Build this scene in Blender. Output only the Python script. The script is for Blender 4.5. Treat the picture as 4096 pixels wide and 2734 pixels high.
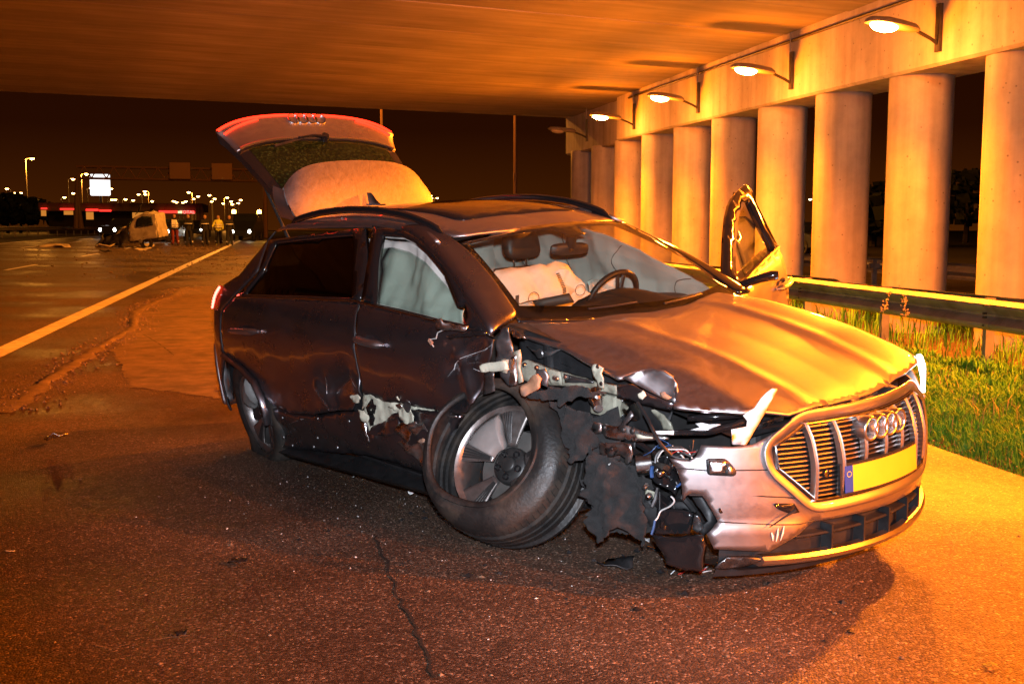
import bpy, math, random
from math import sin, cos, pi, radians, sqrt
from mathutils import Vector, Matrix, noise, geometry
from mathutils.geometry import delaunay_2d_cdt
from bisect import bisect
for o in list(bpy.data.objects): bpy.data.objects.remove(o)
scene = bpy.context.scene
COL = scene.collection
random.seed(7)
V = Vector

# ---------------------------------------------------------------- camera
cam_d = bpy.data.cameras.new('camera'); cam = bpy.data.objects.new('camera', cam_d); COL.objects.link(cam)
cam.location = (0, 0, 1.49); cam.rotation_euler = (radians(90-5.965), 0, radians(-11.957))
cam_d.sensor_width = 36; cam_d.lens = 37.6; cam_d.clip_start = .05; cam_d.clip_end = 3000
scene.camera = cam
# ---------------------------------------------------------------- night sky
world = bpy.data.worlds.new('World'); scene.world = world; world.use_nodes = True
wn = world.node_tree.nodes; wl = world.node_tree.links
bg = wn['Background']; tc = wn.new('ShaderNodeTexCoord'); sx = wn.new('ShaderNodeSeparateXYZ'); rp = wn.new('ShaderNodeValToRGB')
wl.new(tc.outputs['Generated'], sx.inputs[0]); wl.new(sx.outputs['Z'], rp.inputs[0]); wl.new(rp.outputs[0], bg.inputs['Color'])
e = rp.color_ramp.elements
e[0].position = 0; e[0].color = (.050, .0115, .0008, 1)
e[1].position = 1; e[1].color = (.006, .0014, .0004, 1)
q = e.new(.09); q.color = (.017, .0031, .0004, 1)
q = e.new(.3); q.color = (.008, .0014, .0003, 1)
bg.inputs['Strength'].default_value = 1.0
# ---------------------------------------------------------------- exposure and render
vs = scene.view_settings
scene.display_settings.display_device = 'sRGB'
vs.view_transform = 'Standard'; vs.look = 'None'; vs.gamma = 1; vs.exposure = .1; vs.use_curve_mapping = False
scene.render.engine = 'CYCLES'
scene.cycles.use_denoising = True
try: scene.cycles.denoiser = 'OPENIMAGEDENOISE'
except Exception: pass
scene.cycles.max_bounces = 6; scene.cycles.diffuse_bounces = 3; scene.cycles.glossy_bounces = 3; scene.cycles.transmission_bounces = 4; scene.cycles.transparent_max_bounces = 16
scene.cycles.sample_clamp_indirect = 6
scene.cycles.caustics_reflective = False; scene.cycles.caustics_refractive = False
SODIUM = (1.0, .195, .005)
# the photographer's flash, fired beside the lens
fl = bpy.data.lights.new('camera_flash', 'SPOT'); flo = bpy.data.objects.new('camera_flash', fl); COL.objects.link(flo)
flo.location = (.02, -.05, 1.68); flo.rotation_euler = (radians(90-3), 0, radians(-14))
fl.energy = 1650; fl.color = (.82, .88, 1.0); fl.spot_size = radians(68); fl.spot_blend = 1.0; fl.shadow_soft_size = .04

# ---------------------------------------------------------------- helpers
def ip(x, X, Y):
    if x <= X[0]: return Y[0]
    if x >= X[-1]: return Y[-1]
    i = bisect(X, x) - 1
    return Y[i] + (Y[i+1]-Y[i]) * (x-X[i]) / (X[i+1]-X[i])
def smooth(t): t = max(0, min(1, t)); return t*t*(3-2*t)
def gauss(d2): return math.exp(-d2)
def n3(p, s, seed=0): return noise.noise(V((p[0]*s+seed*7.3, p[1]*s-seed*3.1, p[2]*s+seed*1.7)))
def G(x, y):
    z = .009*max(0, y-6) if y <= 90 else .756+.001*min(y-90, 300)
    return z + .02*min(max(0, -3.3-x), 12)
MATS = {}
def mat(name, col=(.5,.5,.5), rough=.5, metal=0, coat=0, crough=.08, spec=.5, var=0, vs=8, vd=4, bump=0, bs=40, rvar=0, emit=None, es=0, trans=0, ior=1.45, alpha=1, dirt=None, dscale=3, damt=.5, sheen=0):
    m = bpy.data.materials.new(name); m.use_nodes = True; MATS[name] = m
    N = m.node_tree.nodes; L = m.node_tree.links; b = N['Principled BSDF']
    b.inputs['Base Color'].default_value = (*col, 1); b.inputs['Roughness'].default_value = rough
    b.inputs['Metallic'].default_value = metal; b.inputs['Coat Weight'].default_value = coat; b.inputs['Coat Roughness'].default_value = crough
    b.inputs['Specular IOR Level'].default_value = spec; b.inputs['IOR'].default_value = ior
    b.inputs['Transmission Weight'].default_value = trans; b.inputs['Alpha'].default_value = alpha
    b.inputs['Sheen Weight'].default_value = sheen
    if emit: b.inputs['Emission Color'].default_value = (*emit, 1); b.inputs['Emission Strength'].default_value = es
    t = N.new('ShaderNodeTexCoord')
    csock = None
    if var or rvar:
        n = N.new('ShaderNodeTexNoise'); n.inputs['Scale'].default_value = vs; n.inputs['Detail'].default_value = vd; n.inputs['Roughness'].default_value = .62
        L.new(t.outputs['Object'], n.inputs['Vector'])
        if var:
            r = N.new('ShaderNodeMapRange'); r.inputs['From Min'].default_value = .25; r.inputs['From Max'].default_value = .75
            r.inputs['To Min'].default_value = 1-var; r.inputs['To Max'].default_value = 1+var
            L.new(n.outputs['Fac'], r.inputs['Value'])
            mx = N.new('ShaderNodeMix'); mx.data_type = 'RGBA'; mx.blend_type = 'MULTIPLY'; mx.inputs['Factor'].default_value = 1
            mx.inputs['A'].default_value = (*col, 1); L.new(r.outputs[0], mx.inputs['B']); csock = mx.outputs['Result']
        if rvar:
            r = N.new('ShaderNodeMapRange'); r.inputs['To Min'].default_value = max(.02, rough-rvar); r.inputs['To Max'].default_value = min(1, rough+rvar)
            r.inputs['From Min'].default_value = .3; r.inputs['From Max'].default_value = .7
            L.new(n.outputs['Fac'], r.inputs['Value']); L.new(r.outputs[0], b.inputs['Roughness'])
    if dirt:
        n = N.new('ShaderNodeTexNoise'); n.inputs['Scale'].default_value = dscale; n.inputs['Detail'].default_value = 8; n.inputs['Roughness'].default_value = .7
        L.new(t.outputs['Object'], n.inputs['Vector'])
        r = N.new('ShaderNodeMapRange'); r.inputs['From Min'].default_value = .48; r.inputs['From Max'].default_value = .68; r.inputs['To Max'].default_value = damt
        L.new(n.outputs['Fac'], r.inputs['Value'])
        mx = N.new('ShaderNodeMix'); mx.data_type = 'RGBA'; L.new(r.outputs[0], mx.inputs['Factor'])
        if csock: L.new(csock, mx.inputs['A'])
        else: mx.inputs['A'].default_value = (*col, 1)
        mx.inputs['B'].default_value = (*dirt, 1); csock = mx.outputs['Result']
    if csock: L.new(csock, b.inputs['Base Color'])
    if bump:
        n = N.new('ShaderNodeTexNoise'); n.inputs['Scale'].default_value = bs; n.inputs['Detail'].default_value = 4
        L.new(t.outputs['Object'], n.inputs['Vector'])
        bp = N.new('ShaderNodeBump'); bp.inputs['Strength'].default_value = bump; bp.inputs['Distance'].default_value = .01
        L.new(n.outputs['Fac'], bp.inputs['Height']); L.new(bp.outputs[0], b.inputs['Normal'])
    return m
def M(n): return MATS[n]
def tag(o, label=None, cat=None, group=None, kind=None):
    if label: o['label'] = label
    if cat: o['category'] = cat
    if group: o['group'] = group
    if kind: o['kind'] = kind
    return o
def empty(name, loc=(0,0,0), rot=(0,0,0), parent=None):
    o = bpy.data.objects.new(name, None); COL.objects.link(o); o.location = loc; o.rotation_euler = rot; o.parent = parent
    o.empty_display_size = .1
    return o
def link(name, me, m, parent=None, smoothf=True, auto=None):
    o = bpy.data.objects.new(name, me); COL.objects.link(o)
    if m: me.materials.append(M(m) if isinstance(m, str) else m)
    o.parent = parent
    if smoothf:
        me.polygons.foreach_set('use_smooth', [True]*len(me.polygons))
        if auto is not None:
            try: me.set_sharp_from_angle(angle=radians(auto))
            except Exception: pass
    return o
class MB:
    """collects simple shapes into one mesh"""
    def __init__(s): s.v = []; s.f = []
    def add(s, vs, fs):
        k = len(s.v); s.v += [tuple(p) for p in vs]; s.f += [tuple(i+k for i in f) for f in fs]; return s
    def box(s, c, d, rot=None, taper=1):
        x, y, z = d[0]/2, d[1]/2, d[2]/2
        P = [V((sx*x*(taper if sz > 0 else 1), sy*y*(taper if sz > 0 else 1), sz*z)) for sx in (-1,1) for sy in (-1,1) for sz in (-1,1)]
        if rot is not None: P = [rot @ p for p in P]
        return s.add([p+V(c) for p in P], [(0,1,3,2),(4,6,7,5),(0,4,5,1),(2,3,7,6),(0,2,6,4),(1,5,7,3)])
    def tube(s, path, r, n=8, cap=True, flat=1, up=None):
        path = [V(p) for p in path]; m = len(path); R = r if isinstance(r, (list, tuple)) else [r]*m
        vs = []; fs = []; prev = None
        for i, p in enumerate(path):
            d = (path[min(i+1, m-1)] - path[max(i-1, 0)]).normalized()
            if prev is None:
                a = V(up) if up else (V((0,0,1)) if abs(d.z) < .9 else V((1,0,0)))
                u = d.cross(a).normalized()
            else:
                u = (prev - d*prev.dot(d)).normalized()
            prev = u; w = d.cross(u)
            for k in range(n):
                t = 2*pi*k/n; vs.append(p + (u*cos(t) + w*sin(t)*flat)*R[i])
        for i in range(m-1):
            for k in range(n): fs.append((i*n+k, i*n+(k+1)%n, (i+1)*n+(k+1)%n, (i+1)*n+k))
        if cap: fs += [tuple(range(n))[::-1], tuple((m-1)*n+k for k in range(n))]
        return s.add(vs, fs)
    def lathe(s, prof, n=32, mtx=None, close=False):
        """prof: (radius, z) pairs about local z"""
        vs = []; fs = []; m = len(prof)
        for k in range(n):
            t = 2*pi*k/n
            for r, z in prof: vs.append(V((r*cos(t), r*sin(t), z)))
        for k in range(n):
            for i in range(m-1 if not close else m):
                j = (i+1) % m; k2 = (k+1) % n
                fs.append((k*m+i, k2*m+i, k2*m+j, k*m+j))
        if mtx is not None: vs = [mtx @ p for p in vs]
        return s.add(vs, fs)
    def grid(s, fn, nu, nv):
        vs = [fn(i/nu, j/nv) for i in range(nu+1) for j in range(nv+1)]
        fs = [(i*(nv+1)+j, (i+1)*(nv+1)+j, (i+1)*(nv+1)+j+1, i*(nv+1)+j+1) for i in range(nu) for j in range(nv)]
        return s.add(vs, fs)
    def sweep(s, prof, path_fn, n):
        """prof points (a,b), path_fn(t)->(origin, A axis, B axis)"""
        m = len(prof); vs = []
        for i in range(n+1):
            o, a, b = path_fn(i/n)
            for p in prof: vs.append(V(o)+V(a)*p[0]+V(b)*p[1])
        fs = [(i*m+k, i*m+(k+1) % m, (i+1)*m+(k+1) % m, (i+1)*m+k) for i in range(n) for k in range(m)]
        fs += [tuple(range(m))[::-1], tuple(n*m+k for k in range(m))]
        return s.add(vs, fs)
    def mesh(s, name):
        me = bpy.data.meshes.new(name); me.from_pydata(s.v, [], s.f); me.validate(); me.update(); return me
    def build(s, name, m, parent=None, smoothf=False, auto=40, bevel=0):
        o = link(name, s.mesh(name), m, parent, smoothf, auto)
        if bevel: 
            b = o.modifiers.new('bevel', 'BEVEL'); b.width = bevel; b.segments = 2; b.limit_method = 'ANGLE'; b.angle_limit = radians(40)
        return o
def inpoly(x, y, P):
    c = False; j = len(P)-1
    for i in range(len(P)):
        xi, yi = P[i]; xj, yj = P[j]
        if (yi > y) != (yj > y) and x < (xj-xi)*(y-yi)/(yj-yi)+xi: c = not c
        j = i
    return c
def densify(P, h, closed=True, jag=0, seed=1):
    rnd = random.Random(seed); out = []
    n = len(P)
    for i in range(n if closed else n-1):
        a = P[i]; b = P[(i+1) % n]; d = math.dist(a, b); k = max(1, int(round(d/h)))
        for q in range(k):
            t = q/k; p = [a[c]+(b[c]-a[c])*t for c in range(2)]
            if jag and q: p = [v+rnd.uniform(-jag, jag) for v in p]
            out.append(tuple(p))
    if not closed: out.append(tuple(P[-1]))
    return out
def rounded(P, r=.02, n=3):
    """round polygon corners"""
    out = []; m = len(P)
    for i in range(m):
        p = V((*P[i], 0)); a = V((*P[i-1], 0)); b = V((*P[(i+1) % m], 0))
        da = (a-p); db = (b-p); ra = min(r, da.length*.45); rb = min(r, db.length*.45)
        s = p+da.normalized()*ra; e_ = p+db.normalized()*rb
        for k in range(n+1):
            t = k/n; q = s*(1-t)**2 + p*2*t*(1-t) + e_*t*t; out.append((q.x, q.y))
    return out
def fill2d(outline, holes=(), h=.05, hb=None, jag=0, seed=1, extra=()):
    hb = hb or h
    loops = [densify(outline, hb, True, jag, seed)] + [densify(H_, hb, True, jag, seed+5) for H_ in holes]
    pts = []; edges = []
    for L_ in loops:
        k = len(pts); pts += L_; edges += [(k+i, k+(i+1) % len(L_)) for i in range(len(L_))]
    xs = [p[0] for p in loops[0]]; ys = [p[1] for p in loops[0]]
    rnd = random.Random(seed)
    bpts = list(pts)
    cell = {}
    for p in bpts: cell.setdefault((int(p[0]//h), int(p[1]//h)), []).append(p)
    row = 0; y = min(ys)+h*.5
    while y < max(ys):
        x = min(xs)+h*(.5+.5*(row % 2)*.9)
        while x < max(xs):
            px = x+rnd.uniform(-.08, .08)*h; py = y+rnd.uniform(-.08, .08)*h
            if inpoly(px, py, loops[0]) and not any(inpoly(px, py, q) for q in loops[1:]):
                ci, cj = int(px//h), int(py//h); ok = True
                for a in (-1,0,1):
                    for b in (-1,0,1):
                        for r in cell.get((ci+a, cj+b), ()):
                            if (r[0]-px)**2+(r[1]-py)**2 < (.45*h)**2: ok = False
                if ok: pts.append((px, py))
            x += h
        y += h*.87; row += 1
    for p in extra: pts.append(p)
    res = delaunay_2d_cdt([V(p) for p in pts], edges, [], 0, 1e-5)
    vv = [(p.x, p.y) for p in res[0]]; ff = []
    for f in res[2]:
        cx_ = sum(vv[i][0] for i in f)/len(f); cy_ = sum(vv[i][1] for i in f)/len(f)
        if inpoly(cx_, cy_, loops[0]) and not any(inpoly(cx_, cy_, q) for q in loops[1:]): ff.append(tuple(f))
    return vv, ff
def panel(name, outline, fn, m, parent=None, holes=(), h=.05, hb=None, thick=.004, jag=0, seed=1, flip=False, smoothf=True, auto=None, offset=-1, rim=None):
    """a curved sheet: 2D outline filled with triangles and mapped to space by fn(u, v)"""
    vv, ff = fill2d(outline, holes, h, hb, jag, seed)
    me = bpy.data.meshes.new(name)
    if flip: ff = [f[::-1] for f in ff]
    me.from_pydata([tuple(fn(u, v)) for u, v in vv], [], ff); me.validate(); me.update()
    o = link(name, me, m, parent, smoothf, auto)
    if thick:
        s = o.modifiers.new('solidify', 'SOLIDIFY'); s.thickness = thick; s.offset = offset
        if rim: o.data.materials.append(M(rim)); s.material_offset_rim = 1; s.material_offset = 1
    return o
def sheet(name, P3, m, parent=None, h=.03, amp=.01, freq=8, thick=.003, jag=0, seed=1, bulge=0, curl=None, flat=False, hb=None, fold=0, fk=38):
    """a torn or bent piece: 3D outline, filled and crumpled by noise"""
    P3 = [V(p) for p in P3]; c = sum(P3, V())/len(P3)
    nrm = V()
    for i in range(len(P3)): nrm += (P3[i]-c).cross(P3[(i+1) % len(P3)]-c)
    nrm.normalize(); u = (P3[1]-P3[0]); u = (u-nrm*u.dot(nrm)).normalized(); w = nrm.cross(u)
    P2 = [((p-c).dot(u), (p-c).dot(w)) for p in P3]; hh = [(p-c).dot(nrm) for p in P3]
    R_ = max(math.hypot(*p) for p in P2)
    vv, ff = fill2d(P2, (), h, hb, jag, seed)
    out = []
    for a, b in vv:
        sw = sv = 0
        for p, k in zip(P2, hh):
            d = (p[0]-a)**2+(p[1]-b)**2+1e-6; wgt = 1/d**1.5; sw += wgt; sv += wgt*k
        p = c+u*a+w*b
        z = sv/sw + amp*n3(p, freq, seed) + amp*.5*n3(p, freq*2.3, seed+3) + bulge*(1-(math.hypot(a, b)/R_)**2)
        if fold: z += fold*sin((p.x*.8+p.y*.5)*fk+3*n3(p, 4, seed)+p.z*6)*(.5+.5*n3(p, 5, seed+2))
        out.append(tuple(p+nrm*z))
    me = bpy.data.meshes.new(name); me.from_pydata(out, [], ff); me.validate(); me.update()
    o = link(name, me, m, parent, not flat)
    if thick:
        s = o.modifiers.new('solidify', 'SOLIDIFY'); s.thickness = thick; s.offset = 0
    return o
def frame(zdir, xdir=(1,0,0)):
    z = V(zdir).normalized(); x = V(xdir); x = (x-z*x.dot(z)).normalized(); y = z.cross(x)
    m = Matrix((x, y, z)).transposed(); return m
def copy_tree(o, parent=None):
    c = o.copy(); COL.objects.link(c); c.parent = parent
    for ch in list(o.children): copy_tree(ch, c)
    return c
# ================================================================ materials of the place
mat('concrete', (.42,.385,.34), .82, var=.22, vs=1.3, vd=8, bump=.25, bs=60, dirt=(.16,.12,.09), dscale=.9, damt=.55)
mat('concrete_dark', (.30,.27,.24), .85, var=.3, vs=1.1, vd=8, bump=.2, bs=50, dirt=(.08,.06,.05), dscale=.7, damt=.7)
mat('galvanised', (.24,.235,.23), .55, metal=.45, var=.25, vs=5, rvar=.12, dirt=(.10,.085,.07), dscale=2.2, damt=.75, bump=.05, bs=30)
mat('dark_steel', (.06,.055,.05), .55, metal=.6, var=.3, vs=9)
mat('lamp_housing', (.20,.18,.16), .4, metal=.2, var=.15)
mat('lamp_glow', (1,.7,.3), .4, emit=(1,.62,.20), es=90)
mat('lamp_bowl_off', (.35,.31,.25), .15, coat=.5)
mat('paint_line', (.78,.76,.72), .75, var=.2, vs=7, vd=8, dirt=(.20,.17,.14), dscale=5, damt=.6, bump=.2, bs=120)
mat('soil', (.035,.028,.018), .95, var=.5, vs=4, vd=8, bump=.6, bs=20)
mat('field', (.02,.022,.012), .95, var=.4, vs=.4)
def concrete_streaks():
    m = mat('deck_concrete', (.34,.30,.26), .85); N = m.node_tree.nodes; L = m.node_tree.links; b = N['Principled BSDF']
    t = N.new('ShaderNodeTexCoord'); mp = N.new('ShaderNodeMapping'); mp.inputs['Scale'].default_value = (.22, 2.4, 1)
    L.new(t.outputs['Object'], mp.inputs['Vector'])
    n = N.new('ShaderNodeTexNoise'); n.inputs['Scale'].default_value = 1.6; n.inputs['Detail'].default_value = 9; n.inputs['Roughness'].default_value = .6
    L.new(mp.outputs[0], n.inputs['Vector'])
    n2 = N.new('ShaderNodeTexNoise'); n2.inputs['Scale'].default_value = .45; n2.inputs['Detail'].default_value = 6; L.new(t.outputs['Object'], n2.inputs['Vector'])
    r = N.new('ShaderNodeValToRGB'); r.color_ramp.elements[0].position = .3; r.color_ramp.elements[0].color = (.20,.172,.145,1); r.color_ramp.elements[1].position = .72; r.color_ramp.elements[1].color = (.34,.30,.26,1)
    L.new(n.outputs['Fac'], r.inputs[0])
    mr = N.new('ShaderNodeMapRange'); mr.inputs['From Min'].default_value = .3; mr.inputs['From Max'].default_value = .7; mr.inputs['To Min'].default_value = .62; mr.inputs['To Max'].default_value = 1.1
    L.new(n2.outputs['Fac'], mr.inputs['Value'])
    mx = N.new('ShaderNodeMix'); mx.data_type = 'RGBA'; mx.blend_type = 'MULTIPLY'; mx.inputs['Factor'].default_value = 1
    L.new(r.outputs[0], mx.inputs['A']); L.new(mr.outputs[0], mx.inputs['B']); L.new(mx.outputs['Result'], b.inputs['Base Color'])
    bp = N.new('ShaderNodeBump'); bp.inputs['Strength'].default_value = .35; bp.inputs['Distance'].default_value = .02
    L.new(n.outputs['Fac'], bp.inputs['Height']); L.new(bp.outputs[0], b.inputs['Normal'])
concrete_streaks()
def pier_concrete():
    # cast concrete with run-off stains down the face and small air holes
    m = mat('pier_concrete', (.42,.385,.34), .8); N = m.node_tree.nodes; L = m.node_tree.links; b = N['Principled BSDF']
    t = N.new('ShaderNodeTexCoord'); mp = N.new('ShaderNodeMapping'); mp.inputs['Scale'].default_value = (3, 3, .22)
    L.new(t.outputs['Object'], mp.inputs['Vector'])
    n = N.new('ShaderNodeTexNoise'); n.inputs['Scale'].default_value = 1.4; n.inputs['Detail'].default_value = 8; L.new(mp.outputs[0], n.inputs['Vector'])
    n2 = N.new('ShaderNodeTexNoise'); n2.inputs['Scale'].default_value = 2.2; n2.inputs['Detail'].default_value = 9; n2.inputs['Roughness'].default_value = .7; L.new(t.outputs['Object'], n2.inputs['Vector'])
    r = N.new('ShaderNodeValToRGB'); r.color_ramp.elements[0].position = .28; r.color_ramp.elements[0].color = (.34,.30,.255,1); r.color_ramp.elements[1].position = .6; r.color_ramp.elements[1].color = (.50,.46,.41,1)
    L.new(n.outputs['Fac'], r.inputs[0])
    mr = N.new('ShaderNodeMapRange'); mr.inputs['From Min'].default_value = .3; mr.inputs['From Max'].default_value = .7; mr.inputs['To Min'].default_value = .8; mr.inputs['To Max'].default_value = 1.12; L.new(n2.outputs['Fac'], mr.inputs['Value'])
    vo = N.new('ShaderNodeTexVoronoi'); vo.inputs['Scale'].default_value = 7; L.new(t.outputs['Object'], vo.inputs['Vector'])
    hr = N.new('ShaderNodeMapRange'); hr.inputs['From Min'].default_value = .05; hr.inputs['From Max'].default_value = .12; hr.inputs['To Min'].default_value = .45; hr.inputs['To Max'].default_value = 1; L.new(vo.outputs['Distance'], hr.inputs['Value'])
    mu = N.new('ShaderNodeMath'); mu.operation = 'MULTIPLY'; L.new(mr.outputs[0], mu.inputs[0]); L.new(hr.outputs[0], mu.inputs[1])
    mx = N.new('ShaderNodeMix'); mx.data_type = 'RGBA'; mx.blend_type = 'MULTIPLY'; mx.inputs['Factor'].default_value = 1
    oi = N.new('ShaderNodeObjectInfo'); orr = N.new('ShaderNodeMapRange'); orr.inputs['To Min'].default_value = .78; orr.inputs['To Max'].default_value = 1.12; L.new(oi.outputs['Random'], orr.inputs['Value'])
    m3 = N.new('ShaderNodeMath'); m3.operation = 'MULTIPLY'; L.new(mu.outputs[0], m3.inputs[0]); L.new(orr.outputs[0], m3.inputs[1])
    L.new(r.outputs[0], mx.inputs['A']); L.new(m3.outputs[0], mx.inputs['B']); L.new(mx.outputs['Result'], b.inputs['Base Color'])
    bp = N.new('ShaderNodeBump'); bp.inputs['Strength'].default_value = .2; bp.inputs['Distance'].default_value = .01; L.new(n2.outputs['Fac'], bp.inputs['Height']); L.new(bp.outputs[0], b.inputs['Normal'])
pier_concrete()
def asphalt():
    m = mat('asphalt', (.05,.045,.04), .55); N = m.node_tree.nodes; L = m.node_tree.links; b = N['Principled BSDF']
    t = N.new('ShaderNodeTexCoord'); P = t.outputs['Object']
    def noi(s, d=4, r=.6):
        n = N.new('ShaderNodeTexNoise'); n.inputs['Scale'].default_value = s; n.inputs['Detail'].default_value = d; n.inputs['Roughness'].default_value = r; L.new(P, n.inputs['Vector']); return n.outputs['Fac']
    def mrange(sock, a, b_, c, d):
        r = N.new('ShaderNodeMapRange'); r.inputs['From Min'].default_value = a; r.inputs['From Max'].default_value = b_; r.inputs['To Min'].default_value = c; r.inputs['To Max'].default_value = d; L.new(sock, r.inputs['Value']); return r.outputs[0]
    def math_(op, a, b_):
        q = N.new('ShaderNodeMath'); q.operation = op
        for i, s in enumerate((a, b_)):
            if isinstance(s, (int, float)): q.inputs[i].default_value = s
            else: L.new(s, q.inputs[i])
        return q.outputs[0]
    vo = N.new('ShaderNodeTexVoronoi'); vo.inputs['Scale'].default_value = 115; L.new(P, vo.inputs['Vector'])
    sp = N.new('ShaderNodeSeparateColor'); L.new(vo.outputs['Color'], sp.inputs[0])
    r = N.new('ShaderNodeValToRGB'); e = r.color_ramp.elements
    e[0].position = 0; e[0].color = (.040,.026,.018,1); e[1].position = 1; e[1].color = (.44,.32,.24,1)
    for pos, c in ((.45,(.070,.045,.030,1)),(.75,(.112,.073,.050,1)),(.90,(.17,.115,.082,1)),(.97,(.27,.19,.14,1))):
        q = e.new(pos); q.color = c
    L.new(sp.outputs[0], r.inputs[0])
    wet = mrange(noi(.42, 3, .5), .42, .60, 0, 1)
    wear = mrange(noi(.9, 6), .3, .7, .65, 1.25)
    mx = N.new('ShaderNodeMix'); mx.data_type = 'RGBA'; mx.blend_type = 'MULTIPLY'; mx.inputs['Factor'].default_value = 1
    L.new(r.outputs[0], mx.inputs['A']); L.new(wear, mx.inputs['B'])
    dk = N.new('ShaderNodeMix'); dk.data_type = 'RGBA'; dk.blend_type = 'MULTIPLY'; L.new(mrange(wet, 0, 1, .0, .55), dk.inputs['Factor'])
    L.new(mx.outputs['Result'], dk.inputs['A']); dk.inputs['B'].default_value = (.34,.29,.25,1)
    L.new(dk.outputs['Result'], b.inputs['Base Color'])
    rr = math_('ADD', mrange(wet, 0, 1, .64, .40), mrange(noi(14, 4), .3, .7, -.06, .08))
    L.new(rr, b.inputs['Roughness'])
    b.inputs['Specular IOR Level'].default_value = .55
    hgt = math_('ADD', math_('MULTIPLY', vo.outputs['Distance'], -1.0), math_('MULTIPLY', noi(40, 3), .5))
    bp = N.new('ShaderNodeBump'); bp.inputs['Distance'].default_value = .006; L.new(mrange(wet, 0, 1, .8, .38), bp.inputs['Strength'])
    L.new(hgt, bp.inputs['Height']); L.new(bp.outputs[0], b.inputs['Normal'])
asphalt()
# ================================================================ ground
def strip(name, xs, ys, m, dz=0, kind='structure', label=None):
    b = MB(); nx, ny = len(xs), len(ys)
    vs = [(x, y, G(x, y)+dz) for x in xs for y in ys]
    fs = [(i*ny+j, (i+1)*ny+j, (i+1)*ny+j+1, i*ny+j+1) for i in range(nx-1) for j in range(ny-1)]
    b.add(vs, fs); o = b.build(name, m, smoothf=True, auto=None); tag(o, label, None, None, kind); return o
YS = [-40,-20,-8,-4,0,2,4,5,6,7,8,10,12,14,17,20,24,28,32,38,45,55,65,75,85,90,95,110,130,160,200,260,400,900]
strip('ground', [-900,-300,-120,-60,-40,-30,-15.3,-12,-9,-6,-3.3,0,4.2,4.6,6,9,12,20,40,120,400,900], YS, 'soil', -.05)
strip('road', [-15.6,-12,-9,-6,-3.3,-1,1,3,4.36], YS, 'asphalt', 0)
strip('opposite_road', [13,16,20,25], YS, 'asphalt', -.03)
# painted lines
def line(name, x0, x1, y0, y1, label, grp=None):
    n = max(1, int((y1-y0)/3)); b = MB()
    vs = []; 
    for i in range(n+1):
        y = y0+(y1-y0)*i/n
        vs += [(x0, y, G(x0, y)+.004), (x1, y, G(x1, y)+.004)]
    b.add(vs, [(2*i, 2*i+1, 2*i+3, 2*i+2) for i in range(n)])
    o = b.build(name, 'paint_line'); tag(o, kind='structure'); o['label'] = label; return o
line('edge_line', -3.42, -3.16, -8, 160, 'solid white edge line running along the hard shoulder')
for i in range(9):
    y = 33.3+i*12; line('lane_dash', -7.98, -7.84, y, y+4, 'dash of the broken white lane line', 'near')
for i in range(8):
    y = 44+i*12; line('lane_dash', -12.6, -12.46, y, y+4, 'dash of the broken white lane line', 'far')
line('edge_line', -15.3, -15.1, 20, 160, 'thin white edge line along the far side of the road')
# ================================================================ bridge
bridge = empty('motorway_bridge', (0, 0, 0)); tag(bridge, 'concrete road bridge spanning overhead on a row of round columns', 'bridge')
UD = V((.9786, .206, 0)); ND = V((-.206, .9786, 0))
p0 = V((-6.8, 29.0, 0))
ang = math.atan2(UD.y, UD.x)
def zdeck(y): return 4.86+.0085*(y-15)
rnd = random.Random(3)
for i in range(23):
    c = p0 - ND*(i*2.06+1.03)
    b = MB(); L_ = 23.5; hw = 1.022
    # bevelled box-beam section, swept along the span
    pr_ = [(-hw, .03), (-hw+.05, -.03), (hw-.05, -.03), (hw, .03), (hw, .75), (-hw, .75)]
    b.sweep([(p[0], p[1]) for p in pr_], lambda t: ((-L_+t*2*L_*.86, 0, 0), (0,1,0), (0,0,1)), 12)
    o = b.build('deck_beam', 'deck_concrete', bridge)
    o.location = (c.x, c.y, zdeck(c.y)+rnd.uniform(-.006, .006)); o.rotation_euler = (0, 0, ang)
b = MB(); b.box((0,0,0), (40, .35, 1.3)); o = b.build('edge_parapet', 'concrete_dark', bridge, bevel=.02)
c = p0+ND*.19; o.location = (c.x-2, c.y, zdeck(c.y)+.66); o.rotation_euler = (0,0,ang)
def zbeam(y): return 3.60+.0105*(y-8)
def cap(y0, y1, x0, x1, dz=0):
    b = MB(); pr_ = [(x0+.04,0),(x1-.04,0),(x1,.04),(x1,1.2),(x0,1.2),(x0,.04)]
    b.sweep(pr_, lambda t: ((0, y0+(y1-y0)*t, zbeam(y0+(y1-y0)*t)+dz), (1,0,0), (0,0,1)), 10)
    return b.build('cap_beam', 'pier_concrete', bridge)
cap(-18.2, 5.0, 8.5, 9.5); cap(5.04, 27.0, 8.5, 9.5); cap(27.06, 33.0, 8.72, 9.5, -.03)
colme = {}
for k in range(-14, 9):
    y = 14.10+2.2*k; zt = zbeam(y)+.02; z0 = G(9, y)-.06
    b = MB(); n = 40; prof = [(.445, z0-zt)] + [(.445, (z0-zt)*(1-j/8)) for j in range(1, 8)] + [(.445, -.012), (.435, 0)]
    b.lathe(prof, n); o = b.build('column', 'pier_concrete', bridge, smoothf=True, auto=50); o.location = (9.0, y, zt)
    o.rotation_euler = (0, 0, k*1.7)
b = MB(); b.tube([(8.48, y, zbeam(y)+.98) for y in range(-16, 27, 2)], .025, 6); b.build('conduit', 'dark_steel', bridge, smoothf=True)
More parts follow.
